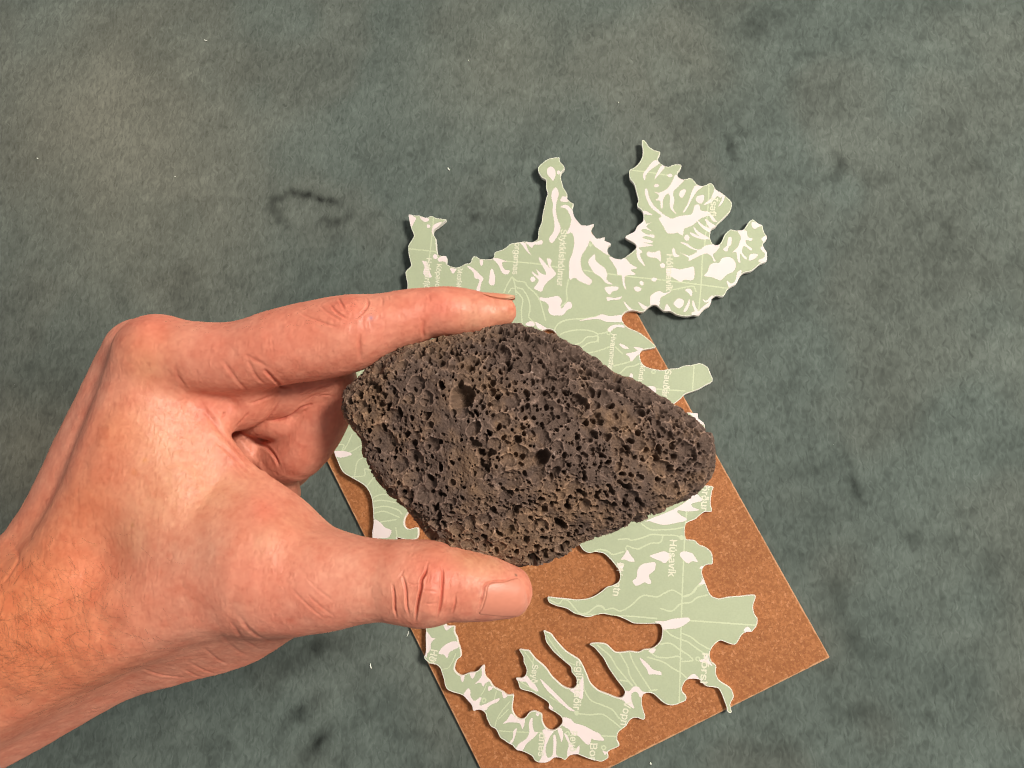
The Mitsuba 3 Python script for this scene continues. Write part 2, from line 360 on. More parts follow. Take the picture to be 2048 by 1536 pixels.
coast = np.vstack([
    C3([(145, 650), (180, 656), (225, 658), (262, 672), (290, 672), (318, 660), (350, 675), (395, 682), (432, 688), (400, 718), (365, 745), (335, 768), (332, 800), (350, 830), (355, 870), (358, 920), (370, 955), (395, 968), (430, 968), (437, 1000), (432, 1020), (450, 1040), (480, 1052), (515, 1057), (550, 1045), (580, 1028), (605, 1025), (622, 1015), (630, 985), (650, 970), (668, 975), (690, 990), (720, 993), (775, 992), (800, 975), (806, 940), (850, 925), (890, 905), (925, 875), (960, 868), (1000, 862), (1040, 857), (1075, 862), (1100, 860), (1130, 842), (1140, 815), (1142, 765), (1165, 710), (1172, 650), (1190, 570), (1200, 520), (1212, 490), (1198, 440), (1200, 390), (1190, 375), (1165, 362), (1140, 320), (1138, 290), (1160, 262), (1200, 232), (1230, 218), (1270, 212), (1300, 212), (1305, 240), (1330, 270), (1340, 290), (1330, 310), (1318, 320), (1310, 350), (1320, 400), (1330, 440), (1350, 470), (1362, 500), (1355, 515), (1370, 540), (1395, 560), (1410, 565), (1400, 600), (1405, 630), (1415, 665), (1440, 700), (1470, 732)]),
    C4([(30, 732), (60, 735), (107, 722), (90, 750), (85, 785), (110, 815), (125, 832), (150, 835), (188, 824), (190, 850), (237, 873), (215, 895), (210, 930), (225, 960), (260, 985), (310, 993), (345, 980), (370, 962), (410, 930), (432, 905), (430, 880), (405, 860), (348, 825), (385, 797), (420, 780), (440, 740), (475, 712), (487, 690), (487, 640), (470, 610), (443, 590), (440, 565), (450, 540), (440, 500), (430, 460), (415, 410), (385, 375), (378, 340), (380, 310), (405, 295), (440, 270), (465, 235), (480, 200), (482, 150), (475, 85), (490, 78), (510, 100), (530, 130), (570, 155), (615, 170), (605, 200), (597, 225), (610, 250), (645, 275), (680, 283), (710, 270), (740, 265), (778, 270), (770, 300), (750, 325), (750, 355), (780, 378), (810, 380), (850, 370), (875, 390), (895, 415), (930, 430), (965, 425), (1000, 408), (1025, 425), (1040, 455), (1080, 480), (1120, 510), (1160, 550), (1165, 580), (1155, 620), (1120, 660), (1090, 690), (1060, 715), (1040, 745), (1010, 760), (1000, 790), (1000, 840), (1020, 875), (1050, 885), (1080, 870), (1100, 830), (1115, 800), (1155, 765), (1185, 772), (1220, 772), (1255, 765), (1275, 740), (1300, 705), (1325, 688), (1350, 705), (1375, 722), (1400, 735), (1410, 780), (1435, 820), (1430, 845), (1410, 865), (1405, 885), (1420, 920), (1435, 940), (1435, 1000), (1420, 1015), (1380, 1030), (1345, 1060), (1310, 1085), (1260, 1095), (1235, 1115), (1215, 1150), (1200, 1180), (1165, 1200), (1135, 1220), (1120, 1250), (1100, 1275), (1075, 1278), (1050, 1270), (1015, 1290), (1005, 1330), (990, 1355), (960, 1370), (930, 1400), (910, 1425), (870, 1420), (830, 1430), (790, 1428), (745, 1418), (715, 1400), (690, 1390), (645, 1390), (620, 1370), (590, 1345), (560, 1342), (525, 1360), (500, 1385), (470, 1398), (435, 1388)]),
    C5([(860, 232), (810, 245), (783, 275), (785, 310), (810, 350), (850, 375), (900, 395), (940, 420), (985, 455), (1030, 495), (1040, 515), (1010, 525), (975, 530), (935, 540), (920, 570), (925, 610), (945, 650), (990, 675), (1040, 685), (1090, 693), (1145, 683), (1185, 680), (1220, 675), (1260, 658), (1310, 655), (1350, 645), (1385, 640), (1420, 655), (1445, 675), (1465, 725), (1480, 760), (1470, 785), (1430, 805), (1380, 835), (1320, 858), (1265, 878), (1235, 910), (1195, 940), (1120, 1010), (1150, 1060), (1230, 1040), (1285, 1018), (1330, 1022), (1365, 1025), (1370, 1065), (1420, 1115), (1400, 1250), (1300, 1380), (1340, 1480)]),
    C6([(1050, 122), (1085, 108), (1140, 118), (1130, 150), (1120, 230), (1130, 288), (1080, 292), (1040, 320), (1010, 345), (960, 365), (945, 385), (940, 430), (945, 470), (960, 485), (1010, 490), (1040, 520), (1080, 535), (1120, 565), (1135, 600), (1138, 640), (1130, 658), (1095, 660), (1070, 680), (1060, 715), (1070, 750), (1085, 790), (1100, 830), (1120, 870), (1150, 890), (1190, 898), (1250, 885), (1330, 880), (1420, 870), (1435, 885), (1430, 910), (1420, 935), (1418, 970), (1430, 1010), (1448, 1035), (1445, 1080), (1430, 1105), (1405, 1130), (1375, 1130), (1340, 1150), (1310, 1200), (1290, 1218), (1260, 1215), (1220, 1200), (1190, 1190), (1150, 1215), (1120, 1260), (1115, 1300), (1130, 1340), (1160, 1365)]),
    C8([(1105, 550), (1125, 600), (1160, 630), (1215, 665), (1235, 700), (1240, 740), (1215, 790), (1226, 845), (1215, 858), (1195, 845), (1190, 815), (1170, 760), (1150, 710), (1125, 670), (1085, 660), (1040, 655), (1010, 635), (985, 605), (940, 597), (890, 603), (865, 630), (850, 665), (855, 700), (880, 725), (878, 760), (840, 780), (800, 795), (760, 798), (720, 785), (680, 755), (655, 730), (625, 708), (575, 706), (548, 730), (545, 790), (560, 850), (570, 880), (560, 908), (520, 895), (480, 895), (450, 915), (430, 950), (400, 975), (370, 1000), (358, 1030), (360, 1070), (375, 1100), (350, 1120), (310, 1135), (285, 1160), (290, 1195), (240, 1225), (200, 1218), (160, 1210), (110, 1190), (60, 1170)]),
    C7([(1560, 1410), (1500, 1410), (1455, 1425), (1420, 1460), (1400, 1455), (1370, 1440), (1320, 1440), (1280, 1470), (1240, 1485), (1180, 1485), (1140, 1465), (1120, 1430), (1070, 1400), (1020, 1380), (975, 1370), (940, 1330), (900, 1310), (860, 1280), (825, 1258), (800, 1205), (780, 1175), (740, 1155), (715, 1110), (700, 1075), (690, 1035), (650, 1005), (610, 1005), (580, 1012), (572, 980), (560, 950), (530, 920), (490, 875), (440, 855), (385, 840), (340, 815), (320, 775), (310, 720), (290, 660), (275, 620), (240, 590), (200, 582), (170, 570), (130, 530), (145, 480), (145, 400), (145, 320), (143, 250), (100, 120), (0, -40)]),
    C9([(640, 700), (632, 600), (630, 560), (640, 500), (636, 420), (630, 350), (612, 290), (575, 240), (500, 195), (430, 150), (395, 80), (372, 20), (368, -10), (340, -50)]),
    CB([(-20, 700), (20, 600), (60, 540), (95, 470), (130, 420), (155, 400), (135, 365), (140, 330), (190, 200), (240, 0), (330, -30), (430, -60), (455, -100)]),
    C3([(133, 1222), (135, 1180), (120, 1105), (130, 1075), (158, 1050), (160, 1020), (145, 960), (142, 890), (165, 850), (185, 810), (165, 760), (150, 700)])])
hole = np.vstack([
    C7([(300, 180), (345, 235), (405, 238), (405, 290), (430, 340), (440, 390), (460, 450), (465, 515), (430, 545), (410, 590), (405, 640), (440, 680), (480, 690), (540, 665), (590, 660), (630, 640), (660, 600), (680, 605), (678, 650), (690, 700), (730, 740), (760, 790), (810, 820), (850, 840), (890, 870), (945, 868), (940, 930), (935, 1000), (960, 1060), (1000, 1090), (1050, 1080), (1090, 1030), (1130, 1015), (1175, 1030), (1205, 1050), (1210, 1110), (1240, 1170), (1290, 1195), (1340, 1180), (1390, 1130), (1390, 1080), (1350, 1040), (1300, 1010), (1270, 990), (1270, 945), (1230, 910), (1180, 880), (1110, 840), (1060, 830), (1005, 805), (990, 750), (970, 715), (1020, 715), (1055, 690), (1068, 650), (1060, 610), (1040, 570), (1040, 530), (1020, 490), (1000, 452), (1040, 455), (1085, 462), (1110, 490), (1150, 540), (1200, 580), (1250, 630), (1290, 690), (1340, 740), (1400, 790), (1460, 812), (1500, 805), (1525, 770), (1520, 710), (1480, 660), (1470, 610), (1400, 550), (1320, 480), (1280, 430), (1245, 380), (1235, 330), (1222, 280), (1250, 290), (1290, 310), (1320, 350), (1370, 410), (1430, 470), (1500, 515), (1550, 550), (1590, 620), (1620, 690), (1650, 760), (1700, 810)]),
    C8([(228, 693), (300, 720), (350, 740), (390, 742), (415, 715), (412, 680), (370, 625), (330, 570), (290, 510), (260, 450), (220, 400), (185, 360), (150, 336), (180, 325), (230, 325), (275, 335), (310, 365), (345, 395), (400, 395), (460, 388), (520, 395), (560, 375), (610, 370), (650, 350), (690, 305), (702, 240), (695, 200), (670, 178), (600, 180), (540, 180), (480, 175), (430, 150), (370, 125), (310, 115), (250, 105), (190, 115), (140, 130), (80, 115), (30, 100)]),
    C6([(120, 968), (50, 950), (-5, 925), (-16, 890), (0, 886), (60, 893), (120, 898), (180, 905), (250, 900), (310, 880), (370, 840), (400, 815), (440, 805), (480, 780), (490, 740), (480, 695), (450, 655), (410, 610), (370, 580), (310, 572), (280, 580), (240, 565), (214, 534), (150, 440), (40, 330), (-100, 200)]),
    C9([(1200, 250), (1000, 330), (900, 400), (865, 440), (847, 480), (850, 520), (880, 540), (920, 530), (943, 535), (936, 602), (870, 615), (800, 640)])])
hole2 = C5([(150, 520), (165, 400), (190, 380), (220, 374), (255, 385), (277, 410), (280, 450), (260, 600), (180, 640)])
island = Polygon(to_map(smooth_line(coast, 3, True))).buffer(0)
island = max(polys(island), key=lambda p: p.area)
h1 = Polygon(to_map(smooth_line(hole, 3, True))).buffer(0)
h2 = Polygon(to_map(smooth_line(hole2, 4, True))).buffer(0)
island = island.difference(unary_union([h1, h2])).buffer(.00012).buffer(-.00012).simplify(.00006)
island = max(polys(island), key=lambda p: p.area)
_m = trimesh.creation.extrude_polygon(island, MT, engine='earcut')
_v = _m.vertices.copy()
_v[:, 2] += map_z(_v[:, :2]) - MT
card = trimesh.Trimesh(_v, _m.faces, process=False)
scene['island_map__card'] = mikit.ply(card, 'card_mat', smooth=40)
labels['island_map'] = {'label': 'pale green cut-out island map with white patches and place names lying on the brown board', 'category': 'map'}


def printed(name, geom, bsdf, lift):
    m = flat_mesh(geom)
    m.vertices[:, 2] = map_z(m.vertices[:, :2]) + lift
    scene['island_map__' + name] = mikit.ply(m, bsdf)


land = island.buffer(-.00035)
printed('printed_land', land, 'green_print_mat', .00003)
patches = []
for fn, lst in (
    (C3, [[(1215, 290), (1240, 282), (1265, 300), (1272, 340), (1262, 375), (1250, 390), (1235, 370), (1215, 350), (1205, 320)],
          [(1285, 315), (1300, 312), (1310, 325), (1298, 341), (1283, 335)],
          [(1270, 442), (1290, 460), (1295, 500), (1278, 560), (1275, 620), (1285, 680), (1305, 730), (1310, 760), (1295, 800), (1270, 840), (1245, 868), (1222, 850), (1225, 825), (1245, 800), (1258, 770), (1262, 720), (1255, 670), (1248, 620), (1252, 570), (1240, 520), (1245, 470)],
          [(1320, 515), (1345, 510), (1372, 535), (1360, 552), (1330, 552), (1308, 545)],
          [(1308, 592), (1340, 575), (1380, 590), (1410, 640), (1428, 672), (1420, 700), (1395, 690), (1380, 650), (1350, 605)],
          [(1000, 865), (1040, 870), (1060, 920), (1085, 965), (1050, 930), (1020, 890)],
          [(1040, 862), (1110, 862), (1165, 845), (1168, 878), (1110, 882), (1090, 905), (1065, 885)],
          [(1150, 978), (1200, 1030), (1225, 1060), (1205, 1000), (1215, 985), (1240, 1000), (1235, 1045), (1260, 1080), (1275, 1110), (1230, 1150), (1190, 1190), (1165, 1240), (1130, 1230), (1105, 1215), (1130, 1180), (1140, 1150), (1100, 1110), (1090, 1085), (1140, 1120), (1122, 1068), (1160, 1100), (1200, 1110), (1180, 1060), (1145, 1000)],
          [(1078, 1140), (1090, 1126), (1110, 1132), (1117, 1150), (1100, 1168), (1082, 1160)],
          [(1155, 1285), (1200, 1290), (1250, 1280), (1290, 1275), (1320, 1310), (1310, 1350), (1320, 1370), (1345, 1340), (1370, 1318), (1395, 1330), (1395, 1365), (1365, 1380), (1330, 1420), (1290, 1425), (1240, 1420), (1215, 1390), (1220, 1350), (1190, 1320), (1150, 1305)],
          [(590, 1045), (620, 1050), (660, 1080), (690, 1110), (718, 1140), (700, 1180), (690, 1235), (662, 1230), (680, 1180), (685, 1150), (650, 1135), (640, 1095)],
          [(770, 1080), (785, 1065), (800, 1100), (808, 1130), (800, 1190), (760, 1180), (765, 1120)],
          [(790, 988), (830, 985), (870, 1000), (900, 1010), (860, 1020), (880, 1070), (920, 1080), (900, 1110), (860, 1095), (840, 1050), (815, 1015)],
          [(690, 1000), (715, 1003), (710, 1040), (695, 1040)], [(460, 1062), (510, 1068), (500, 1085), (485, 1105)],
          [(245, 1005), (290, 1020), (300, 1060), (310, 1100), (320, 1130), (280, 1130), (255, 1100), (265, 1050)],
          [(330, 968), (345, 952), (365, 965), (360, 988), (338, 990)], [(364, 990), (395, 972), (433, 968), (437, 1015), (405, 1008), (380, 1012)],
          [(145, 650), (175, 660), (200, 680), (180, 720), (165, 745), (150, 700)], [(230, 670), (300, 680), (285, 705), (255, 700)], [(282, 738), (292, 724), (308, 732), (305, 750), (288, 752)],
          [(330, 740), (350, 720), (400, 705), (365, 745), (335, 770), (332, 805), (320, 780)], [(1040, 1490), (1080, 1468), (1108, 1482), (1108, 1505), (1060, 1505)], [(1115, 1475), (1150, 1490), (1200, 1520), (1220, 1540), (1140, 1525)]]),
    (C4, [[(-65, 680), (-40, 650), (15, 725), (108, 712), (245, 870), (218, 900), (217, 958), (185, 945), (150, 920), (110, 890), (78, 850), (60, 890), (35, 930), (12, 970), (5, 1020), (15, 1070), (40, 1110), (85, 1145), (90, 1170), (70, 1190), (40, 1180), (-5, 1160), (-40, 1135), (-80, 1148), (-84, 1080), (-80, 1000), (-62, 960), (-48, 900), (-45, 850), (-60, 790), (-100, 795), (-75, 730)],
          [(585, 232), (612, 250), (600, 265), (550, 300), (510, 340), (500, 380), (490, 380), (485, 340), (520, 290), (555, 245)], [(625, 272), (652, 282), (630, 315), (590, 360), (570, 380), (590, 330)],
          [(670, 348), (688, 336), (708, 342), (706, 358), (684, 362)], [(568, 427), (585, 415), (606, 420), (604, 434), (580, 441)],
          [(735, 342), (760, 372), (800, 382), (760, 430), (715, 480), (725, 540), (715, 600), (740, 645), (715, 625), (690, 590), (690, 510), (670, 490), (640, 530), (635, 600), (620, 595), (615, 545), (580, 540), (600, 520), (605, 500), (567, 473), (600, 482), (640, 470), (680, 440), (710, 390)],
          [(770, 470), (800, 455), (815, 465), (800, 500), (780, 522), (762, 500)], [(890, 425), (945, 432), (900, 470), (860, 530), (830, 590), (800, 632), (790, 630), (820, 580), (840, 530), (860, 470)],
          [(900, 510), (950, 500), (950, 540), (930, 565), (900, 555), (888, 535)],
          [(500, 450), (520, 460), (530, 510), (560, 570), (610, 620), (660, 660), (710, 680), (750, 665), (800, 655), (850, 650), (870, 620), (880, 580), (915, 575), (930, 620), (980, 625), (1010, 650), (1040, 690), (1055, 705), (1020, 700), (990, 660), (950, 670), (920, 685), (880, 720), (850, 740), (800, 760), (790, 810), (750, 790), (720, 795), (670, 790), (640, 740), (605, 680), (625, 660), (550, 600), (515, 540), (500, 490)],
          [(1040, 445), (1090, 495), (1080, 520), (1050, 510), (1010, 555), (945, 578), (1000, 530), (1020, 490)], [(1095, 495), (1112, 515), (1095, 560), (1060, 592), (1085, 540)],
          [(870, 740), (910, 780), (960, 810), (1002, 835), (940, 825), (890, 790)], [(845, 785), (910, 812), (990, 838), (930, 838), (860, 812)], [(898, 690), (950, 735), (1000, 755), (1005, 790), (950, 760), (910, 720)], [(960, 682), (1010, 715), (1045, 742), (1015, 765), (980, 730)],
          [(800, 822), (820, 803), (842, 822), (832, 848), (808, 846)],
          [(765, 862), (820, 870), (860, 900), (915, 918), (960, 890), (1010, 878), (1075, 882), (1050, 930), (1020, 960), (1042, 1003), (1028, 1008), (1005, 965), (960, 950), (900, 975), (835, 1006), (832, 980), (760, 938), (840, 965), (900, 930), (850, 910), (800, 880)],
          [(715, 905), (730, 920), (735, 945), (765, 968), (735, 976), (715, 965), (708, 930)], [(520, 935), (570, 940), (610, 925), (620, 960), (620, 1010), (590, 985), (550, 980), (515, 965)],
          [(613, 1035), (635, 1020), (655, 1040), (645, 1058), (622, 1056)], [(458, 1170), (470, 1158), (490, 1175), (482, 1193), (464, 1188)], [(412, 1210), (440, 1202), (470, 1218), (458, 1238), (430, 1238)],
          [(665, 1060), (720, 1060), (770, 1070), (820, 1060), (870, 1050), (880, 1090), (875, 1140), (850, 1155), (800, 1150), (775, 1168), (740, 1150), (690, 1120), (665, 1110)],
          [(980, 1085), (1000, 1035), (1040, 1020), (1070, 1020), (1090, 985), (1140, 975), (1180, 995), (1198, 1040), (1180, 1085), (1130, 1110), (1080, 1155), (1050, 1145), (1010, 1130), (955, 1120)],
          [(1210, 772), (1275, 772), (1290, 820), (1327, 835), (1310, 852), (1275, 845), (1280, 880), (1322, 912), (1310, 925), (1260, 890), (1245, 940), (1282, 985), (1265, 992), (1230, 950), (1230, 1020), (1210, 1000), (1200, 940), (1172, 940), (1210, 900), (1225, 860), (1235, 820)],
          [(1140, 825), (1165, 830), (1160, 880), (1140, 900), (1130, 935), (1098, 915), (1125, 890)], [(1320, 705), (1360, 715), (1395, 735), (1370, 745), (1340, 760), (1320, 740)],
          [(1392, 835), (1440, 805), (1440, 850), (1410, 858)], [(1385, 903), (1412, 895), (1440, 945), (1440, 1000), (1410, 1025), (1368, 1005), (1410, 980), (1420, 950), (1400, 930)], [(1308, 955), (1367, 955), (1345, 985), (1298, 1003)],
          [(1240, 1075), (1225, 1150), (1195, 1195), (1145, 1210), (1128, 1158), (1165, 1180), (1195, 1150), (1205, 1100)],
          [(492, 688), (510, 720), (552, 708), (510, 740), (552, 778), (500, 760), (470, 770), (510, 800), (567, 805), (567, 830), (510, 815), (480, 830), (552, 850), (552, 868), (490, 865), (562, 885), (510, 895), (450, 905), (480, 935), (460, 960), (502, 1047), (450, 1000), (435, 960), (425, 900), (340, 825), (430, 740)],
          [(495, 618), (557, 652), (510, 650), (485, 640)], [(225, 975), (310, 990), (350, 988), (390, 1030), (440, 1060), (390, 1075), (427, 1110), (350, 1120), (345, 1180), (357, 1227), (330, 1190), (320, 1115), (290, 1115), (280, 1070), (250, 1020)],
          [(62, 1010), (112, 953), (120, 1000), (160, 1040), (190, 1060), (210, 1110), (205, 1150), (252, 1187), (200, 1175), (160, 1130), (110, 1100), (85, 1060)], [(193, 1208), (290, 1203), (285, 1230), (250, 1240), (230, 1264), (205, 1245)],
          [(205, 1285), (230, 1285), (270, 1290), (322, 1278), (300, 1302), (240, 1305), (212, 1314)], [(548, 1145), (570, 1132), (592, 1145), (575, 1164), (555, 1160)], [(545, 1270), (590, 1242), (620, 1238), (650, 1252), (702, 1238), (660, 1265), (620, 1290), (605, 1350), (545, 1350), (538, 1300)],
          [(718, 1330), (755, 1293), (797, 1310), (790, 1350), (760, 1370), (730, 1350)], [(832, 1217), (862, 1240), (855, 1278), (830, 1250), (806, 1232)], [(840, 1297), (842, 1340), (815, 1392), (795, 1392), (820, 1340)], [(868, 1305), (890, 1360), (922, 1425), (865, 1425), (858, 1400), (880, 1390), (862, 1340)],
          [(942, 1298), (970, 1310), (1015, 1270), (1012, 1335), (950, 1380), (935, 1405), (915, 1428), (900, 1415), (930, 1370), (990, 1320), (960, 1325)], [(648, 1395), (668, 1335), (700, 1395)], [(335, 1312), (370, 1350), (405, 1382), (380, 1388), (350, 1350)], [(447, 1322), (500, 1350), (525, 1362), (490, 1380)],
          [(-10, 1468), (60, 1445), (120, 1435), (170, 1415), (230, 1430), (320, 1422), (325, 1472), (260, 1475), (200, 1472), (140, 1452), (60, 1458)], [(212, 1530), (250, 1500), (320, 1495), (345, 1518), (280, 1515), (230, 1550)]]),
    (C5, [[(763, 488), (800, 500), (837, 527), (800, 527), (775, 510)], [(870, 515), (942, 525), (935, 560), (900, 580), (855, 625), (838, 590), (812, 568), (870, 555), (900, 540)], [(835, 762), (850, 718), (867, 730), (860, 765)], [(975, 820), (1032, 818), (1045, 862), (1000, 850)], [(1290, 1010), (1365, 1022), (1375, 1062), (1425, 1115), (1380, 1100), (1330, 1050)]]),
    (C6, [[(660, 365), (700, 340), (780, 310), (870, 270), (950, 220), (1010, 165), (1050, 190), (1060, 215), (990, 235), (1000, 260), (1040, 280), (960, 290), (900, 280), (890, 295), (920, 320), (955, 340), (940, 357), (880, 370), (800, 384), (740, 372), (690, 357)],
          [(540, 558), (560, 590), (592, 635), (560, 640), (520, 625), (496, 625), (520, 590)], [(696, 600), (750, 580), (800, 568), (850, 600), (820, 635), (800, 652), (770, 635), (730, 620)], [(735, 646), (730, 700), (690, 735), (707, 780), (690, 797), (660, 785), (630, 800), (600, 808), (576, 775), (605, 750), (610, 700), (640, 660), (690, 648)],
          [(905, 588), (930, 568), (990, 580), (1010, 605), (1032, 642), (990, 637), (965, 652), (930, 627)], [(730, 1057), (800, 1055), (850, 1040), (900, 1035), (960, 1030), (977, 1050), (930, 1087), (880, 1107), (830, 1110), (785, 1115), (780, 1080)], [(626, 1308), (680, 1350), (710, 1385), (740, 1400), (772, 1408), (777, 1432), (720, 1425), (690, 1427), (675, 1390), (645, 1350)],
          [(970, 1460), (1005, 1423), (1035, 1455)], [(1045, 1325), (1070, 1320), (1098, 1285), (1112, 1330), (1135, 1368), (1080, 1345), (1050, 1340)], [(1043, 740), (1085, 790), (1040, 798), (1060, 770)], [(1042, 688), (1062, 668), (1070, 690)], [(468, 653), (517, 655), (500, 700), (490, 715)], [(688, 1262), (737, 1245), (720, 1280)], [(1350, 1118), (1380, 1093), (1405, 1122), (1370, 1130)]]),
    (C8, [[(370, 745), (415, 690), (450, 690), (480, 658), (520, 660), (545, 690), (580, 702), (550, 725), (530, 738), (510, 700), (480, 700), (465, 720), (470, 770), (487, 822), (440, 795), (400, 760)], [(0, 900), (30, 930), (80, 945), (130, 965), (190, 1000), (250, 1045), (257, 1067), (215, 1065), (180, 1060), (160, 1050), (155, 1085), (130, 1097), (90, 1060), (60, 1030), (0, 1000)],
          [(0, 690), (40, 670), (70, 640), (97, 650), (95, 700), (85, 737), (50, 730), (30, 700)], [(890, 604), (935, 560), (980, 602)], [(245, 1140), (270, 1150), (290, 1150), (265, 1175), (255, 1160)]]),
    (C7, [[(148, 290), (175, 310), (200, 345), (237, 350), (210, 370), (190, 400), (190, 450), (160, 490), (150, 530), (135, 480), (146, 380)], [(263, 490), (280, 450), (320, 410), (370, 385), (425, 378), (445, 430), (400, 455), (360, 480), (340, 532), (310, 500)], [(308, 228), (385, 236), (350, 270), (330, 278)], [(458, 685), (502, 685), (480, 754)], [(543, 660), (602, 655), (570, 722)],
          [(588, 770), (620, 740), (655, 690), (655, 605), (682, 605), (680, 680), (722, 740), (690, 760), (670, 792), (640, 755)], [(488, 870), (530, 808), (552, 830), (555, 880), (590, 920), (640, 888), (652, 900), (635, 960), (690, 950), (760, 915), (822, 898), (800, 932), (730, 965), (690, 1008), (620, 1008), (570, 1015), (560, 960), (530, 920)], [(718, 788), (762, 800), (718, 832)], [(843, 838), (892, 875), (855, 898)],
          [(848, 1132), (890, 1090), (925, 1038), (960, 1070), (1000, 1092), (1052, 1092), (1030, 1182), (1005, 1130), (950, 1120), (900, 1120)], [(977, 1172), (970, 1210), (950, 1280), (920, 1322), (905, 1310), (940, 1260), (945, 1200)], [(965, 1372), (1000, 1310), (1060, 1270), (1090, 1210), (1088, 1120), (1120, 1075), (1122, 1150), (1140, 1205), (1172, 1208), (1130, 1260), (1070, 1310), (1040, 1360), (1010, 1390)],
          [(1218, 1183), (1312, 1198), (1280, 1250), (1250, 1320), (1240, 1380), (1260, 1440), (1300, 1420), (1310, 1350), (1310, 1240), (1330, 1238), (1340, 1300), (1335, 1400), (1350, 1440), (1280, 1478), (1180, 1488), (1200, 1440), (1210, 1380), (1230, 1300), (1220, 1240)], [(1348, 1180), (1385, 1173), (1402, 1240), (1385, 1297), (1370, 1250)], [(1408, 1223), (1440, 1240), (1460, 1290), (1490, 1330), (1500, 1380), (1547, 1328), (1540, 1410), (1480, 1418), (1440, 1435), (1438, 1380), (1450, 1320)],
          [(1398, 1072), (1470, 1090), (1530, 1150), (1600, 1160), (1660, 1190), (1740, 1225), (1740, 1275), (1700, 1260), (1660, 1270), (1640, 1317), (1610, 1312), (1560, 1250), (1500, 1210), (1430, 1170), (1385, 1135)], [(1188, 718), (1260, 780), (1330, 850), (1400, 920), (1450, 970), (1510, 1015), (1460, 1008), (1400, 962), (1350, 920), (1300, 870), (1240, 810)],
          [(1065, 690), (1100, 730), (1150, 780), (1172, 837), (1100, 800), (1060, 750), (1010, 745), (965, 713), (1020, 712)], [(1462, 815), (1530, 790), (1582, 700), (1582, 880), (1560, 902), (1520, 872)], [(1268, 948), (1312, 992), (1280, 1003)], [(1150, 1045), (1165, 1030), (1182, 1045), (1168, 1062)]]),
    (C9, [[(642, 478), (680, 490), (720, 530), (762, 550), (740, 597), (690, 602), (630, 602), (630, 560)], [(372, 8), (450, 10), (492, 30), (420, 52), (380, 40)]])):
    for p in lst:
        patches.append(Polygon(to_map(smooth_line(fn(p), 4, True))).buffer(0).buffer(-.00004))
snow = unary_union(patches).intersection(island.buffer(-.00005))
for i, p in enumerate(sorted(polys(snow), key=lambda p: -p.area)):
    if p.area > 2e-8:
        printed('printed_patch' + (f'_{i:03d}' if i else ''), p, 'white_print_mat', .00006)

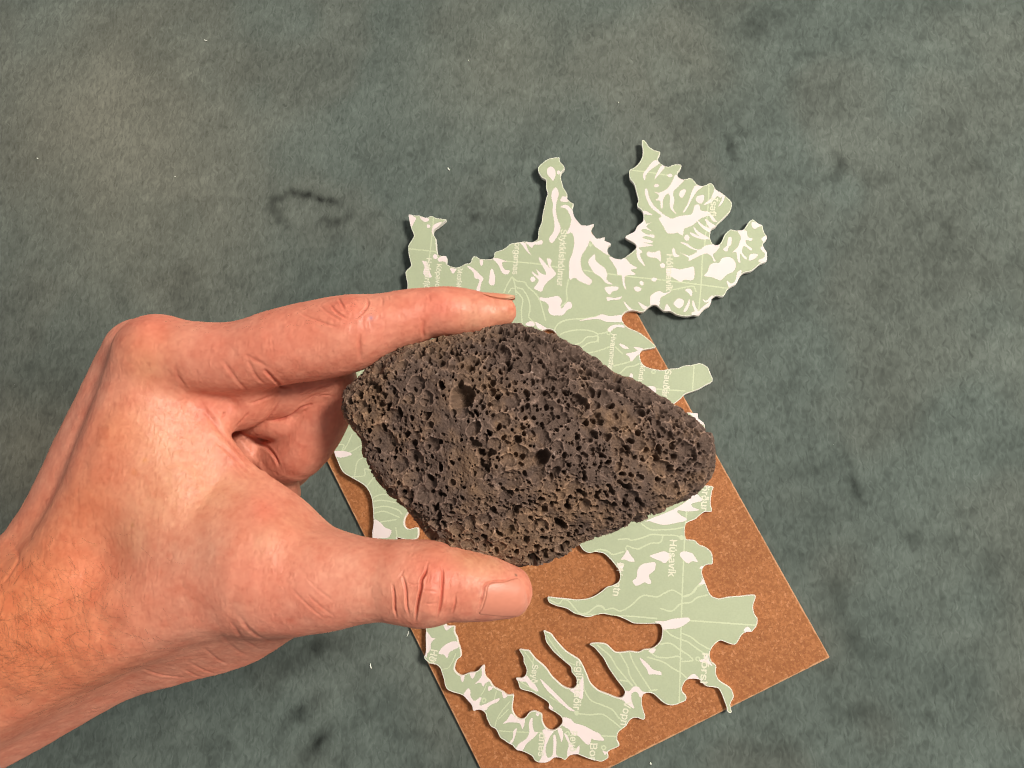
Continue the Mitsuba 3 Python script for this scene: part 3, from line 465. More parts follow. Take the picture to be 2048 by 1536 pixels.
rivers = []
for fn, wd, lst in (
    (C3, 2.6, [[(935, 1130), (900, 1190), (872, 1250)], [(945, 1140), (960, 1190), (968, 1262)], [(940, 1130), (975, 1160), (1035, 1170), (1060, 1205), (1120, 1260), (1155, 1320), (1175, 1390), (1195, 1460)], [(960, 1200), (990, 1215), (1020, 1225), (1050, 1270), (1070, 1320), (1075, 1380), (1065, 1430), (1090, 1465), (1110, 1480)], [(965, 1235), (1000, 1270), (1020, 1310), (1010, 1380), (1015, 1490)], [(910, 1250), (930, 1220), (955, 1215)], [(1370, 1150), (1355, 1240), (1360, 1310), (1310, 1360)],
               [(140, 913), (240, 922), (360, 936)], [(335, 660), (325, 800), (298, 1010)], [(885, 1008), (1100, 1025), (1290, 1055)], [(1255, 1545), (1290, 1490), (1350, 1460), (1440, 1450), (1536, 1448)]]),
    (C4, 2.6, [[(990, 420), (985, 560), (960, 860), (940, 980), (930, 1190), (908, 1425)], [(30, 1078), (220, 1105), (420, 1130), (700, 1160), (1140, 1217)], [(400, 310), (530, 325), (680, 350)], [(700, 1230), (800, 1210), (870, 1200), (890, 1240)], [(75, 870), (80, 890), (100, 870)]]),
    (C5, 2.6, [[(265, 385), (290, 340), (350, 310), (420, 300), (480, 300), (560, 285), (620, 275)], [(310, 420), (350, 400), (430, 385), (510, 385), (570, 400), (600, 415), (650, 405), (680, 390), (710, 360)], [(410, 500), (470, 480), (510, 440), (560, 435), (600, 430), (600, 475)], [(600, 430), (590, 470), (540, 480), (500, 500), (450, 540)], [(500, 565), (600, 545), (690, 513)], [(735, 515), (785, 565)], [(720, 660), (800, 640), (865, 620)], [(770, 715), (820, 670), (880, 660), (915, 640)], [(1337, 645), (1325, 860)], [(950, 830), (1100, 842), (1265, 852)]]),
    (C6, 2.6, [[(955, 280), (940, 480), (918, 1000), (905, 1536), (900, 1700)], [(150, 1003), (540, 1020), (745, 1037)], [(970, 1050), (1448, 1085)], [(640, 375), (700, 415), (780, 417), (860, 413), (930, 400)], [(475, 485), (540, 480), (570, 490), (640, 475), (710, 450), (790, 455), (860, 455), (920, 470)], [(790, 455), (770, 505), (710, 510), (660, 530), (620, 550), (580, 545), (540, 530), (530, 550), (540, 575)], [(295, 577), (340, 555), (400, 565), (440, 590), (515, 570)], [(-5, 905), (60, 935), (90, 905), (130, 915), (170, 960), (210, 1000), (260, 997), (330, 950), (380, 965)],
               [(330, 945), (365, 950), (385, 975), (440, 965), (490, 985), (560, 950), (640, 880), (700, 880), (750, 885), (800, 860), (850, 838), (900, 860), (940, 885), (1000, 855), (1040, 800), (1085, 785)], [(940, 880), (990, 860), (1020, 820), (1065, 798)], [(775, 968), (850, 985), (910, 935), (980, 925), (1030, 890), (1100, 873)], [(795, 1110), (860, 1160), (960, 1200), (1030, 1250), (1095, 1292)], [(920, 1140), (990, 1170), (1040, 1210), (1115, 1252)], [(775, 1215), (840, 1210), (900, 1250), (970, 1295), (995, 1330), (920, 1337)], [(690, 1265), (750, 1305), (830, 1310), (890, 1300), (920, 1320)], [(680, 1307), (790, 1340), (850, 1380), (920, 1420), (960, 1458)],
               [(553, 1265), (580, 1340), (640, 1440), (705, 1540)], [(488, 1280), (540, 1370), (560, 1440), (625, 1535)], [(330, 1222), (420, 1300), (470, 1380), (575, 1505)], [(490, 1468), (540, 1475), (565, 1495)]]),
    (C8, 2.4, [[(98, 570), (110, 680), (160, 760), (240, 795), (320, 830), (360, 880), (395, 915)], [(50, 860), (150, 870), (240, 865), (300, 900), (395, 975)], [(240, 1030), (365, 1036)], [(660, 680), (600, 690)]]),
    (C7, 2.2, [[(420, 490), (390, 560), (350, 620), (300, 632)], [(700, 740), (690, 800), (650, 870)], [(790, 835), (770, 905)], [(912, 930), (850, 1000), (800, 1080), (778, 1155)], [(900, 1000), (810, 1088)], [(805, 1195), (960, 1205), (1220, 1212)], [(1280, 885), (1375, 942)], [(1050, 475), (1110, 560), (1135, 605)], [(1255, 325), (1300, 400), (1420, 550), (1505, 592)], [(1130, 525), (1120, 605)], [(1010, 745), (1160, 840)]]),
    (CB, 2.4, [[(20, 800), (80, 795), (70, 830), (40, 852)], [(45, 862), (120, 838), (185, 800)], [(130, 735), (100, 800), (70, 840), (40, 865)], [(195, 872), (160, 900), (145, 990)], [(95, 985), (200, 980), (205, 940), (245, 948)], [(212, 1052), (250, 1000), (275, 983)], [(252, 1112), (300, 1090), (360, 1095)], [(255, 1130), (310, 1125), (390, 1138)], [(258, 1170), (330, 1160), (400, 1180), (425, 1205)], [(258, 1202), (320, 1190), (410, 1225)], [(388, 1285), (400, 1355)], [(300, 1252), (390, 1238)], [(150, 340), (230, 310)], [(170, 380), (200, 340)]])):
    for p in lst:
        w = wd * HEIGHT / F * .5
        rivers.append(LineString(to_map(smooth_line(fn(p), 4))).buffer(w * (.8 if fn is C7 else 1)))
for fn, c, r0 in ((C6, (920, 472), 4.5), (C8, (50, 858), 4.3), (C7, (1525, 1035), 4.0)):
    rivers.append(Point(to_map(fn([c]))[0]).buffer(r0 * HEIGHT / F))
for fn, c in ((C5, (1025, 705)), (C8, (970, 448)), (C8, (255, 1120)), (C7, (676, 917)), (C5, (681, 407)), (C7, (215, 548)), (C7, (1440, 1222))):
    o = Point(to_map(fn([c]))[0])
    rivers.append(o.buffer(4.6 * HEIGHT / F).difference(o.buffer(2.2 * HEIGHT / F)))
printed('printed_rivers', unary_union(rivers).intersection(island).difference(snow), 'line_print_mat', .00009)
labels['island_map__printed_rivers'] = {'label': 'thin cream river and grid lines printed on the map', 'kind': 'stuff'}

glyphs = []
for fn, top, bot, text in (
    (C3, (1337, 765), (1305, 1200), 'Stykkishólmur'), (C3, (985, 830), (962, 1110), 'Borgarnes'), (C3, (378, 1030), (362, 1290), 'Kópavogur'), (C3, (300, 985), (272, 1330), 'Hafnarfjörður'), (C3, (540, 1065), (522, 1330), 'Mosfellsbær'),
    (C4, (690, 955), (685, 1240), 'Hólmavík'), (C4, (1035, 520), (1018, 660), 'Ísafj'), (C5, (722, 415), (690, 760), 'Hvammstangi'), (C5, (948, 630), (915, 850), 'Blönduós'), (C5, (1140, 690), (1105, 960), 'Sauðárkr'),
    (C6, (862, 488), (850, 745), 'Húsavík'), (C6, (1090, 60), (1078, 285), 'fjörður'), (C6, (492, 650), (462, 880), 'Mývatn'), (C6, (1090, 1280), (1072, 1520), 'Þórsh'), (C7, (225, 455), (190, 640), 'Höfn'), (C7, (1215, 1215), (1205, 1430), 'dnes'),
    (C7, (1500, 1200), (1490, 1385), 'Reyð'), (C7, (1680, 1310), (1670, 1530), 'Borg'), (C7, (1555, 560), (1525, 1005), 'Egilsstaðir'), (C7, (1145, 590), (1135, 760), 'Seyð'), (C8, (440, 770), (410, 950), 'Vopn')):
    m = meshkit.text_mesh(text, .7, .01, bold=True)
    v = m.vertices
    x0, x1 = v[:, 0].min(), v[:, 0].max()
    ax = np.array([fn([top])[0], fn([bot])[0]])
    L = np.linalg.norm(ax[1] - ax[0])
    dirn = (ax[1] - ax[0]) / L
    nrm = np.array([-dirn[1], dirn[0]]) * -1          # the tops of the letters point right
    s = L / (x1 - x0)
    keep = np.abs(v[m.faces][:, :, 2].max(1) - v[:, 2].max()) < 1e-9
    keep &= np.abs(v[m.faces][:, :, 2].min(1) - v[:, 2].max()) < 1e-9
    cap = max(9.5, min(14.0, s * .7))
    P2 = ax[0] + (v[:, :1] - x0) * s * dirn + (v[:, 1:2] / .7 - .5) * cap * nrm
    xy = to_map(P2)
    tri = m.faces[keep]
    ok = shapely.contains_xy(island, *xy[tri].mean(1).T)
    glyphs.append((xy, tri[ok]))
for xy, f in glyphs:
    if len(f) == 0:
        continue
    v = np.column_stack([xy, map_z(xy) + .00012])
    a = np.cross(v[f[:, 1]] - v[f[:, 0]], v[f[:, 2]] - v[f[:, 0]])[:, 2]
    f = f.copy()
    f[a < 0] = f[a < 0][:, ::-1]
    key = 'island_map__place_name' + (f'_{len([k for k in scene if "place_name" in k]):03d}' if 'island_map__place_name' in scene else '')
    used, inv = np.unique(f, return_inverse=True)
    scene[key] = mikit.ply((v[used], inv.reshape(-1, 3)), 'letter_print_mat')

# ------------------------------------------------------------------ the lava rock
# frame of the held things: x right, y up, z towards the lens, millimetres
R3 = np.stack([RT, UP, -fwd], 1)


def world(p): return EYE + (np.asarray(p) * .001) @ R3.T


def mm(px, d):
    px = np.atleast_2d(np.asarray(px, float))
    d = np.broadcast_to(np.asarray(d, float), (len(px),))
    return np.column_stack([(px[:, 0] - CX) / F * d, (CY - px[:, 1]) / F * d, -d])


ROCK_D = 238.0
outline = np.array([(714, 765), (700, 785), (692, 815), (696, 838), (707, 852), (723, 877), (733, 911), (748, 942), (765, 975), (789, 998), (809, 1019), (829, 1042), (850, 1066), (880, 1092), (930, 1112), (980, 1124), (1029, 1129), (1058, 1130), (1087, 1129), (1108, 1124), (1131, 1111), (1162, 1091), (1203, 1075), (1254, 1054), (1305, 1034), (1355, 1007), (1389, 987), (1416, 960), (1432, 932), (1437, 908), (1433, 884), (1420, 863), (1393, 836), (1366, 815), (1338, 798), (1305, 778), (1271, 760), (1230, 744), (1190, 717), (1149, 693), (1115, 670), (1088, 661), (1061, 652), (1020, 646), (985, 648), (940, 656), (870, 674), (800, 696), (750, 724)], float)
o2 = mm(smooth_line(outline, 5, True), ROCK_D)[:, :2]
rc = mm([[1060, 885]], ROCK_D)[0, :2]
ang = np.arctan2(*(o2 - rc).T[::-1])
rad = np.linalg.norm(o2 - rc, axis=1)
k = np.argsort(ang)
ang, rad = ang[k], rad[k]
hv = .6
lo3 = np.array([o2[:, 0].min() - 5, o2[:, 1].min() - 5, -30])
hi3 = np.array([o2[:, 0].max() + 5, o2[:, 1].max() + 5, 30])
ax = [np.arange(lo3[i], hi3[i], hv) for i in range(3)]
GX, GY, GZ = np.meshgrid(*ax, indexing='ij')
th = np.arctan2(GY - rc[1], GX - rc[0])
Rr = np.interp(th, ang, rad, period=2 * math.pi)
rr = np.hypot(GX - rc[0], GY - rc[1]) / Rr
# the front is a broad, gently tilted face with a ridge running to the right-hand tip
ridge = ((GY - rc[1]) - .06 * (GX - rc[0])) / 36
taper = np.clip(1 - .0045 * np.clip(GX - rc[0], -30, 70), .6, 1.15)
Tz = np.where(GZ > 0, 17.5 * taper * (1 - .16 * np.clip(ridge, -.9, .9)), 21.0)
bulge = 1 + .05 * (meshkit.fbm(np.stack([GX / 22, GY / 22, GZ / 22], -1), 2, 3) - .5) * 2
gf = (np.clip(rr, 0, 4) ** 2.5 + np.abs(GZ / Tz) ** 2.3) ** (1 / 2.4) / bulge - 1
# broken faces: one falls away to the lower edge, one to the upper right, one to the left end
for nx, ny, nz, off in ((.05, -.36, .93, 19.2), (.22, .27, .94, 19.8), (-.27, -.03, .96, 20.8)):
    gf = np.maximum(gf, (nx * (GX - rc[0]) + ny * (GY - rc[1]) + nz * GZ - off) / 26)
m = surface_nets(gf.astype(np.float32), lo3, hv)
relax(m, 4)
m = trimesh.Trimesh(*trimesh.remesh.subdivide(m.vertices, m.faces), process=False)
front = np.where((m.face_normals[:, 2] > -.15))[0]
v_, f_ = trimesh.remesh.subdivide(m.vertices, m.faces, face_index=front)
m = trimesh.Trimesh(v_, f_, process=False)
m.merge_vertices()
V = m.vertices.copy()
N = vnormals(m)
base_V = V.copy()
# coarse lumps and chips
V = V + N * ((meshkit.fbm(base_V / 9, 3, 5) - .5) * 2.6 + (meshkit.fbm(base_V / 2.6, 3, 6) - .5) * 1.1)[:, None]
# vesicles
fpts = base_V[rng.integers(0, len(base_V), 19000)]
dens = meshkit.fbm(fpts / 13, 2, 9)
keep = rng.random(len(fpts)) < .35 + 1.3 * np.clip(dens - .3, 0, .7)
fpts = fpts[keep]
rs = np.clip(.30 * np.exp(rng.normal(0, .48, len(fpts))), .19, 1.2)
big = rng.random(len(fpts)) < .030
rs[big] = rng.uniform(1.1, 2.3, big.sum())
med = ~big & (rng.random(len(fpts)) < .05)
rs[med] = rng.uniform(.55, 1.05, med.sum())
dep = np.where(rng.random(len(fpts)) < .50, rs * rng.uniform(1.8, 5.0, len(fpts)), rs * rng.uniform(.5, 1.5, len(fpts)))
dep[big] = rs[big] * rng.uniform(.35, .9, big.sum())
dep[med] = rs[med] * rng.uniform(2.5, 4.0, med.sum())
named = [((925, 793), 3.3, 6.5), ((932, 728), 3.0, 1.2), ((1083, 915), 2.1, 5.5), ((1068, 935), 3.0, 1.2), ((1122, 1050), 1.6, 5.0), ((765, 877), 3.1, 1.3), ((985, 783), 1.15, 2.2), ((1110, 730), 1.4, 2.6), ((1125, 765), 1.4, 2.0),
         ((1090, 695), 1.9, 2.2), ((1040, 728), 1.7, 1.0), ((948, 857), 1.7, 2.2), ((950, 888), 1.3, 2.4), ((1110, 945), 1.4, 2.6), ((1250, 985), 1.7, 1.8), ((1280, 890), 1.6, 1.4), ((1302, 888), 1.4, 1.6), ((1345, 975), 1.6, 2.0), ((1010, 990), 1.7, 1.6),
         ((940, 1043), 1.7, 2.0), ((985, 1020), 1.1, 2.2), ((905, 965), 1.0, 1.8), ((1280, 800), .9, 2.0), ((1195, 833), 1.0, 2.2), ((1193, 810), 1.0, 1.8), ((1182, 785), 1.2, 2.0), ((1245, 905), 1.2, 2.2), ((1178, 880), 1.0, 2.0), ((1090, 1100), 1.0, 2.2), ((1325, 858), 1.0, 2.0),
         ((1340, 870), 1.1, 2.2), ((1385, 905), 1.1, 2.0), ((1060, 868), 1.2, 1.4), ((800, 930), 2.2, 1.2), ((860, 850), 1.0, 1.6), ((870, 725), 1.4, 1.4), ((1280, 955), 1.1, 1.8), ((1230, 820), 5.2, .9), ((1095, 830), 4.4, .8), ((1020, 960), 3.0, .8), ((830, 770), 1.1, 1.6)]
tree = cKDTree(V)
rtm = trimesh.Trimesh(base_V, m.faces, process=False)
dirs = np.array([mm([p], 1.0)[0] for p, _, _ in named])
off = np.array([0, 0, -ROCK_D])
loc, ri, _ = rtm.ray.intersects_location(np.zeros((len(dirs), 3)) - off, dirs, multiple_hits=False)
nc = np.array([loc[ri == i][0] for i in range(len(named))])
fpts = np.vstack([fpts, nc])
rs = np.r_[rs, [q[1] for q in named]]
dep = np.r_[dep, [q[2] for q in named]]
stretch = rng.normal(size=(len(fpts), 3))
stretch /= np.linalg.norm(stretch, axis=1, keepdims=True)
jit = np.stack([meshkit.fbm(base_V / 1.1 + 40 * i, 2, 20 + i) - .5 for i in range(3)], 1)
fine = meshkit.noise(base_V / .45, 31) - .5
D = np.zeros(len(V))
rim = np.zeros(len(V))
btree = cKDTree(base_V)
for c, r, dp, st in zip(fpts, rs, dep, stretch):
    ids = np.array(btree.query_ball_point(c, r * 2.0))
    if len(ids) == 0:
        continue
    dv = base_V[ids] - c + jit[ids] * min(.9 * r, 1.1)
    dv = dv - .35 * (dv @ st)[:, None] * st
    t = np.linalg.norm(dv, axis=1) / r
    prof = dp * np.clip(1 - t ** (5.0 if dp > 1.6 * r else 2.6), 0, 1) ** .6
    D[ids] = np.maximum(D[ids], prof)
    rim[ids] = np.maximum(rim[ids], np.exp(-((t - 1.10) / .14) ** 2) * min(.16 * r, .16))
shard = np.abs(meshkit.fbm(base_V / 1.0, 3, 33) - .5) * 2
fine2 = meshkit.noise(base_V / .8 + 2 * jit, 34) - .5
V = V - N * (D - rim - fine * .14 - fine2 * .22 + shard * .45)[:, None]
V = V + off
rock_w = world(V)
hue = meshkit.fbm(base_V / 11, 3, 41)
hue2 = meshkit.fbm(base_V / 2.2, 3, 42)
hue3 = meshkit.noise(base_V / .7, 43)
left = np.clip(-(base_V[:, 0] - rc[0]) / 40 + .1, 0, 1)
tan = np.clip((hue - .45) * 3 + .5 * left - .1 + (hue2 - .5) * 1.2, 0, 1)
col = np.array([.088, .058, .045]) * (1 - tan[:, None]) + np.array([.138, .084, .052]) * tan[:, None]
col = col * (.55 + .75 * hue2 + .22 * hue3)[:, None]
spark = (meshkit.noise(base_V / .55, 44) > .86) & (hue2 > .5)
col[spark] = col[spark] * 1.3 + .03
col *= 1 + 2.6 * np.clip(rim - .5 * D, 0, .16)[:, None] / .16 * .38       # worn edges of the bubbles are paler
scene['lava_rock'] = mikit.ply(trimesh.Trimesh(rock_w, m.faces, process=False), 'rock_mat', smooth=True, color=np.clip(col, 0.01, .6))
labels['lava_rock'] = {'label': 'dark brown porous lava rock full of holes, pinched between thumb and index finger', 'category': 'rock'}

# ------------------------------------------------------------------ the hand
HD = 236.0
h = .8
ORI = np.array([-215.0, -150.0, -330.0])
SH = (300, 300, 165)
ORI = mm([[-420, 1760]], 232)[0]
ORI[2] = -318
hi_ = mm([[1110, 560]], 240)[0]
SH = (int((hi_[0] - ORI[0]) / h) + 2, int((hi_[1] - ORI[1]) / h) + 2, int((-205 - ORI[2]) / h))
gx, gy, gz = [(ORI[i] + h * np.arange(SH[i])).astype(np.float32) for i in range(3)]


def chain(stations, k=None, kz=1.0):
    """A limb through stations (px, py, radius px, distance mm): the union of the cones between neighbours, in its own grid. kz flattens it in depth."""
    G = np.full(SH, 60, np.float32)
    stations = smooth_line(stations, 4)
    pts = [(mm([s[:2]], s[3])[0], s[2] * s[3] / F) for s in stations]
    for (a, ra), (b, rb) in zip(pts[:-1], pts[1:]):
        cone(G, a, ra, b, rb, kz)
    return G


def cone(G, a, ra, b, rb, kz=1.0):
    mg = max(ra, rb) + 14
    lo = np.minimum(a, b) - mg
    hi = np.maximum(a, b) + mg
    i0 = [max(0, int((lo[i] - ORI[i]) / h)) for i in range(3)]
    i1 = [min(SH[i], int((hi[i] - ORI[i]) / h) + 2) for i in range(3)]
    if any(p >= q for p, q in zip(i0, i1)):
        return
    sl = tuple(slice(p, q) for p, q in zip(i0, i1))
    X = gx[sl[0]][:, None, None] - a[0]
    Y = gy[sl[1]][None, :, None] - a[1]
    Z = (gz[sl[2]][None, None, :] - a[2]) / kz
    d = (b - a) / [1, 1, kz]
    L2 = float(d @ d) + 1e-9
    t = np.clip((X * d[0] + Y * d[1] + Z * d[2]) / L2, 0, 1)
    dist = np.sqrt((X - t * d[0]) ** 2 + (Y - t * d[1]) ** 2 + (Z - t * d[2]) ** 2) - (ra + t * (rb - ra))
    G[sl] = np.minimum(G[sl], dist.astype(np.float32))


def smin(a, b, k):
    hh = np.clip(.5 + .5 * (b - a) / k, 0, 1)
    return b + (a - b) * hh - k * hh * (1 - hh)


index = chain([(312, 708, 74, 240), (400, 715, 71, 238), (480, 713, 71, 237), (560, 694, 76, 236), (640, 679, 80, 236), (700, 667, 77, 236), (760, 650, 63, 236), (820, 635, 57, 237), (850, 627, 52, 237), (890, 624, 51, 237), (925, 625, 49, 238), (955, 627, 43, 238), (980, 626, 36, 238), (1001, 623, 31.5, 238)])
thumb = chain([(530, 1132, 132, 238), (590, 1150, 117, 236), (648, 1159, 102, 233), (706, 1160, 88, 231), (765, 1161, 81, 230), (809, 1164, 84, 229), (853, 1167, 86, 229), (882, 1165, 78, 229), (926, 1170, 71, 229), (970, 1176, 64, 230), (1010, 1182, 54, 231)])
# palm and wrist
palm = chain([(312, 712, 74, 241), (245, 900, 80, 240), (180, 1060, 86, 240), (110, 1200, 110, 242)])                     # index metacarpal
palm = smin(palm, chain([(285, 712, 76, 254), (205, 900, 86, 254), (135, 1060, 94, 254), (60, 1200, 120, 250)]), 5)        # middle metacarpal
palm = smin(palm, chain([(285, 740, 72, 272), (190, 960, 84, 272), (100, 1140, 100, 264)]), 5)
palm = smin(palm, chain([(290, 770, 62, 288), (190, 980, 80, 286), (100, 1160, 100, 272)]), 5)
palm = smin(palm, chain([(530, 1132, 126, 239), (470, 1152, 100, 236), (350, 1190, 98, 237), (210, 1232, 112, 240), (60, 1252, 150, 245)]), 8)
_ridge = [(590, 1222, 26, 229), (482, 1214, 28, 228), (334, 1254, 28, 229), (267, 1283, 28, 231), (208, 1313, 30, 233), (74, 1390, 32, 236), (0, 1422, 32, 236), (-200, 1530, 32, 236), (-420, 1650, 32, 236)]
_under = [(590, 1238, 30, 246), (482, 1303, 30, 258), (334, 1338, 30, 260), (267, 1347, 30, 262), (208, 1379, 30, 263), (100, 1440, 32, 264), (0, 1494, 32, 264), (-200, 1605, 32, 264), (-420, 1725, 32, 264)]
_side = np.full(SH, 60, np.float32)
for t in np.linspace(0, 1, 24):
    _side = np.minimum(_side, chain([tuple(np.array(a) * (1 - t) + np.array(b) * t) for a, b in zip(_ridge, _under)]))
palm = smin(palm, _side, 4)
palm = smin(palm, chain([(560, 1180, 60, 258), (334, 1270, 90, 268), (208, 1310, 95, 270), (0, 1420, 100, 270), (-420, 1650, 100, 270)]), 6)
palm = smin(palm, chain([(60, 1252, 150, 245), (-40, 1318, 156, 246), (-200, 1408, 162, 246), (-420, 1535, 172, 246)], kz=.9), 6)
palm = smin(palm, chain([(330, 860, 92, 243), (330, 980, 118, 240), (390, 1075, 122, 239), (470, 1085, 118, 238)], kz=.8), 12)        # first interosseous and thumb web
palm = smin(palm, chain([(400, 900, 62, 241), (470, 985, 62, 240), (535, 1055, 70, 239)], kz=.55), 9)
palm = smin(palm, chain([(300, 900, 90, 262), (300, 1050, 110, 262)]), 10)
hand = smin(palm, index, 5)
hand = smin(hand, thumb, 5)
hand = smin(hand, chain([(440, 735, 62, 247), (500, 752, 62, 248), (500, 795, 51, 249), (468, 815, 48, 249), (430, 800, 46, 246)]), 5)                       # pad below the index finger
mid_f = chain([(285, 720, 66, 256), (470, 785, 56, 258), (560, 785, 53, 256), (662, 760, 52, 256)])
mid_f2 = chain([(672, 792, 46, 258), (632, 860, 53, 260), (588, 912, 52, 264), (510, 925, 46, 274)])
hand = smin(hand, smin(mid_f, mid_f2, 1.2), 1.6)
hand = smin(hand, chain([(508, 838, 34, 262), (560, 846, 38, 260), (612, 846, 42, 260)]), 1.0)
ring_f = chain([(285, 750, 62, 274), (470, 830, 58, 284), (580, 880, 54, 285), (560, 940, 50, 290), (480, 940, 44, 298)])
hand = smin(hand, ring_f, 1.5)
hand = smin(hand, chain([(480, 895, 50, 268), (540, 945, 48, 272), (565, 985, 36, 276)]), 1.5)
little_f = chain([(290, 780, 54, 289), (450, 860, 48, 300), (530, 920, 44, 302), (470, 950, 40, 306)])
hand = smin(hand, little_f, 1.5)
hm = surface_nets(hand, ORI, h)
comp = hm.split(only_watertight=False)
hm = max(comp, key=lambda c: len(c.faces))
relax(hm, 8)
smooth_hand = hm.copy()
hm = trimesh.Trimesh(*trimesh.remesh.subdivide(hm.vertices, hm.faces), process=False)
relax(hm, 6)
_n = hm.face_normals
_c = hm.triangles_center
_f = np.where((_n[:, 2] > -.2) & (_c[:, 0] > mm([[-30, 900]], HD)[0, 0]))[0]
hm = trimesh.Trimesh(*trimesh.remesh.subdivide(hm.vertices, hm.faces, face_index=_f), process=False)
hm.merge_vertices()
print('hand', len(hm.vertices), len(hm.faces))
ray_mesh = trimesh.Trimesh(hm.vertices.copy(), hm.faces.copy(), process=False)


def hit(px):
    """Where the traced points lie on the hand (nan where they miss)."""
    px = np.atleast_2d(px)
    d = mm(px, 1.0)
    loc, ri, ti = ray_mesh.ray.intersects_location(np.zeros_like(d), d, multiple_hits=False)
    out = np.full((len(px), 3), np.nan)
    out[ri] = loc
    return out


V = hm.vertices.copy()
N = vnormals(hm)
htree = cKDTree(V)
disp = np.zeros(len(V))
crease = np.zeros(len(V))


def groove(px, width, depth, rim=.12):
    """A crease of the skin along the traced line, width and depth in mm, its lips a little raised."""
    p = smooth_line(px, 5)
    L = np.linalg.norm(np.diff(p, axis=0), axis=1)
    s = np.r_[0, np.cumsum(L)]
    q = np.column_stack([np.interp(np.arange(0, s[-1], 1.2), s, p[:, i]) for i in (0, 1)])
    fade = np.clip(np.minimum(np.arange(len(q)), np.arange(len(q))[::-1]) / max(3, .22 * len(q)), .12, 1)
    P = hit(q)
    ok = ~np.isnan(P[:, 0])
    P, fade = P[ok], fade[ok]
    if len(P) < 2:
        return
    kt = cKDTree(P)
    ids = np.unique(np.concatenate([np.array(x, int) for x in htree.query_ball_point(P, width * 3.2)]))
    d, j = kt.query(V[ids])
    g = -np.exp(-(d / width) ** 2) + rim * np.exp(-((d - 1.9 * width) / (.9 * width)) ** 2)
    disp[ids] += depth * fade[j] * g
    if 0 < depth and width < 1:
        crease[ids] = np.maximum(crease[ids], -depth * fade[j] * g)


def dent(px, r, amount):
    P = hit([px])[0]
    if np.isnan(P[0]):
        return
    r = r * HD / F
    ids = np.array(htree.query_ball_point(P, 3 * r))
    disp[ids] += amount * np.exp(-(np.linalg.norm(V[ids] - P, axis=1) / r) ** 2)


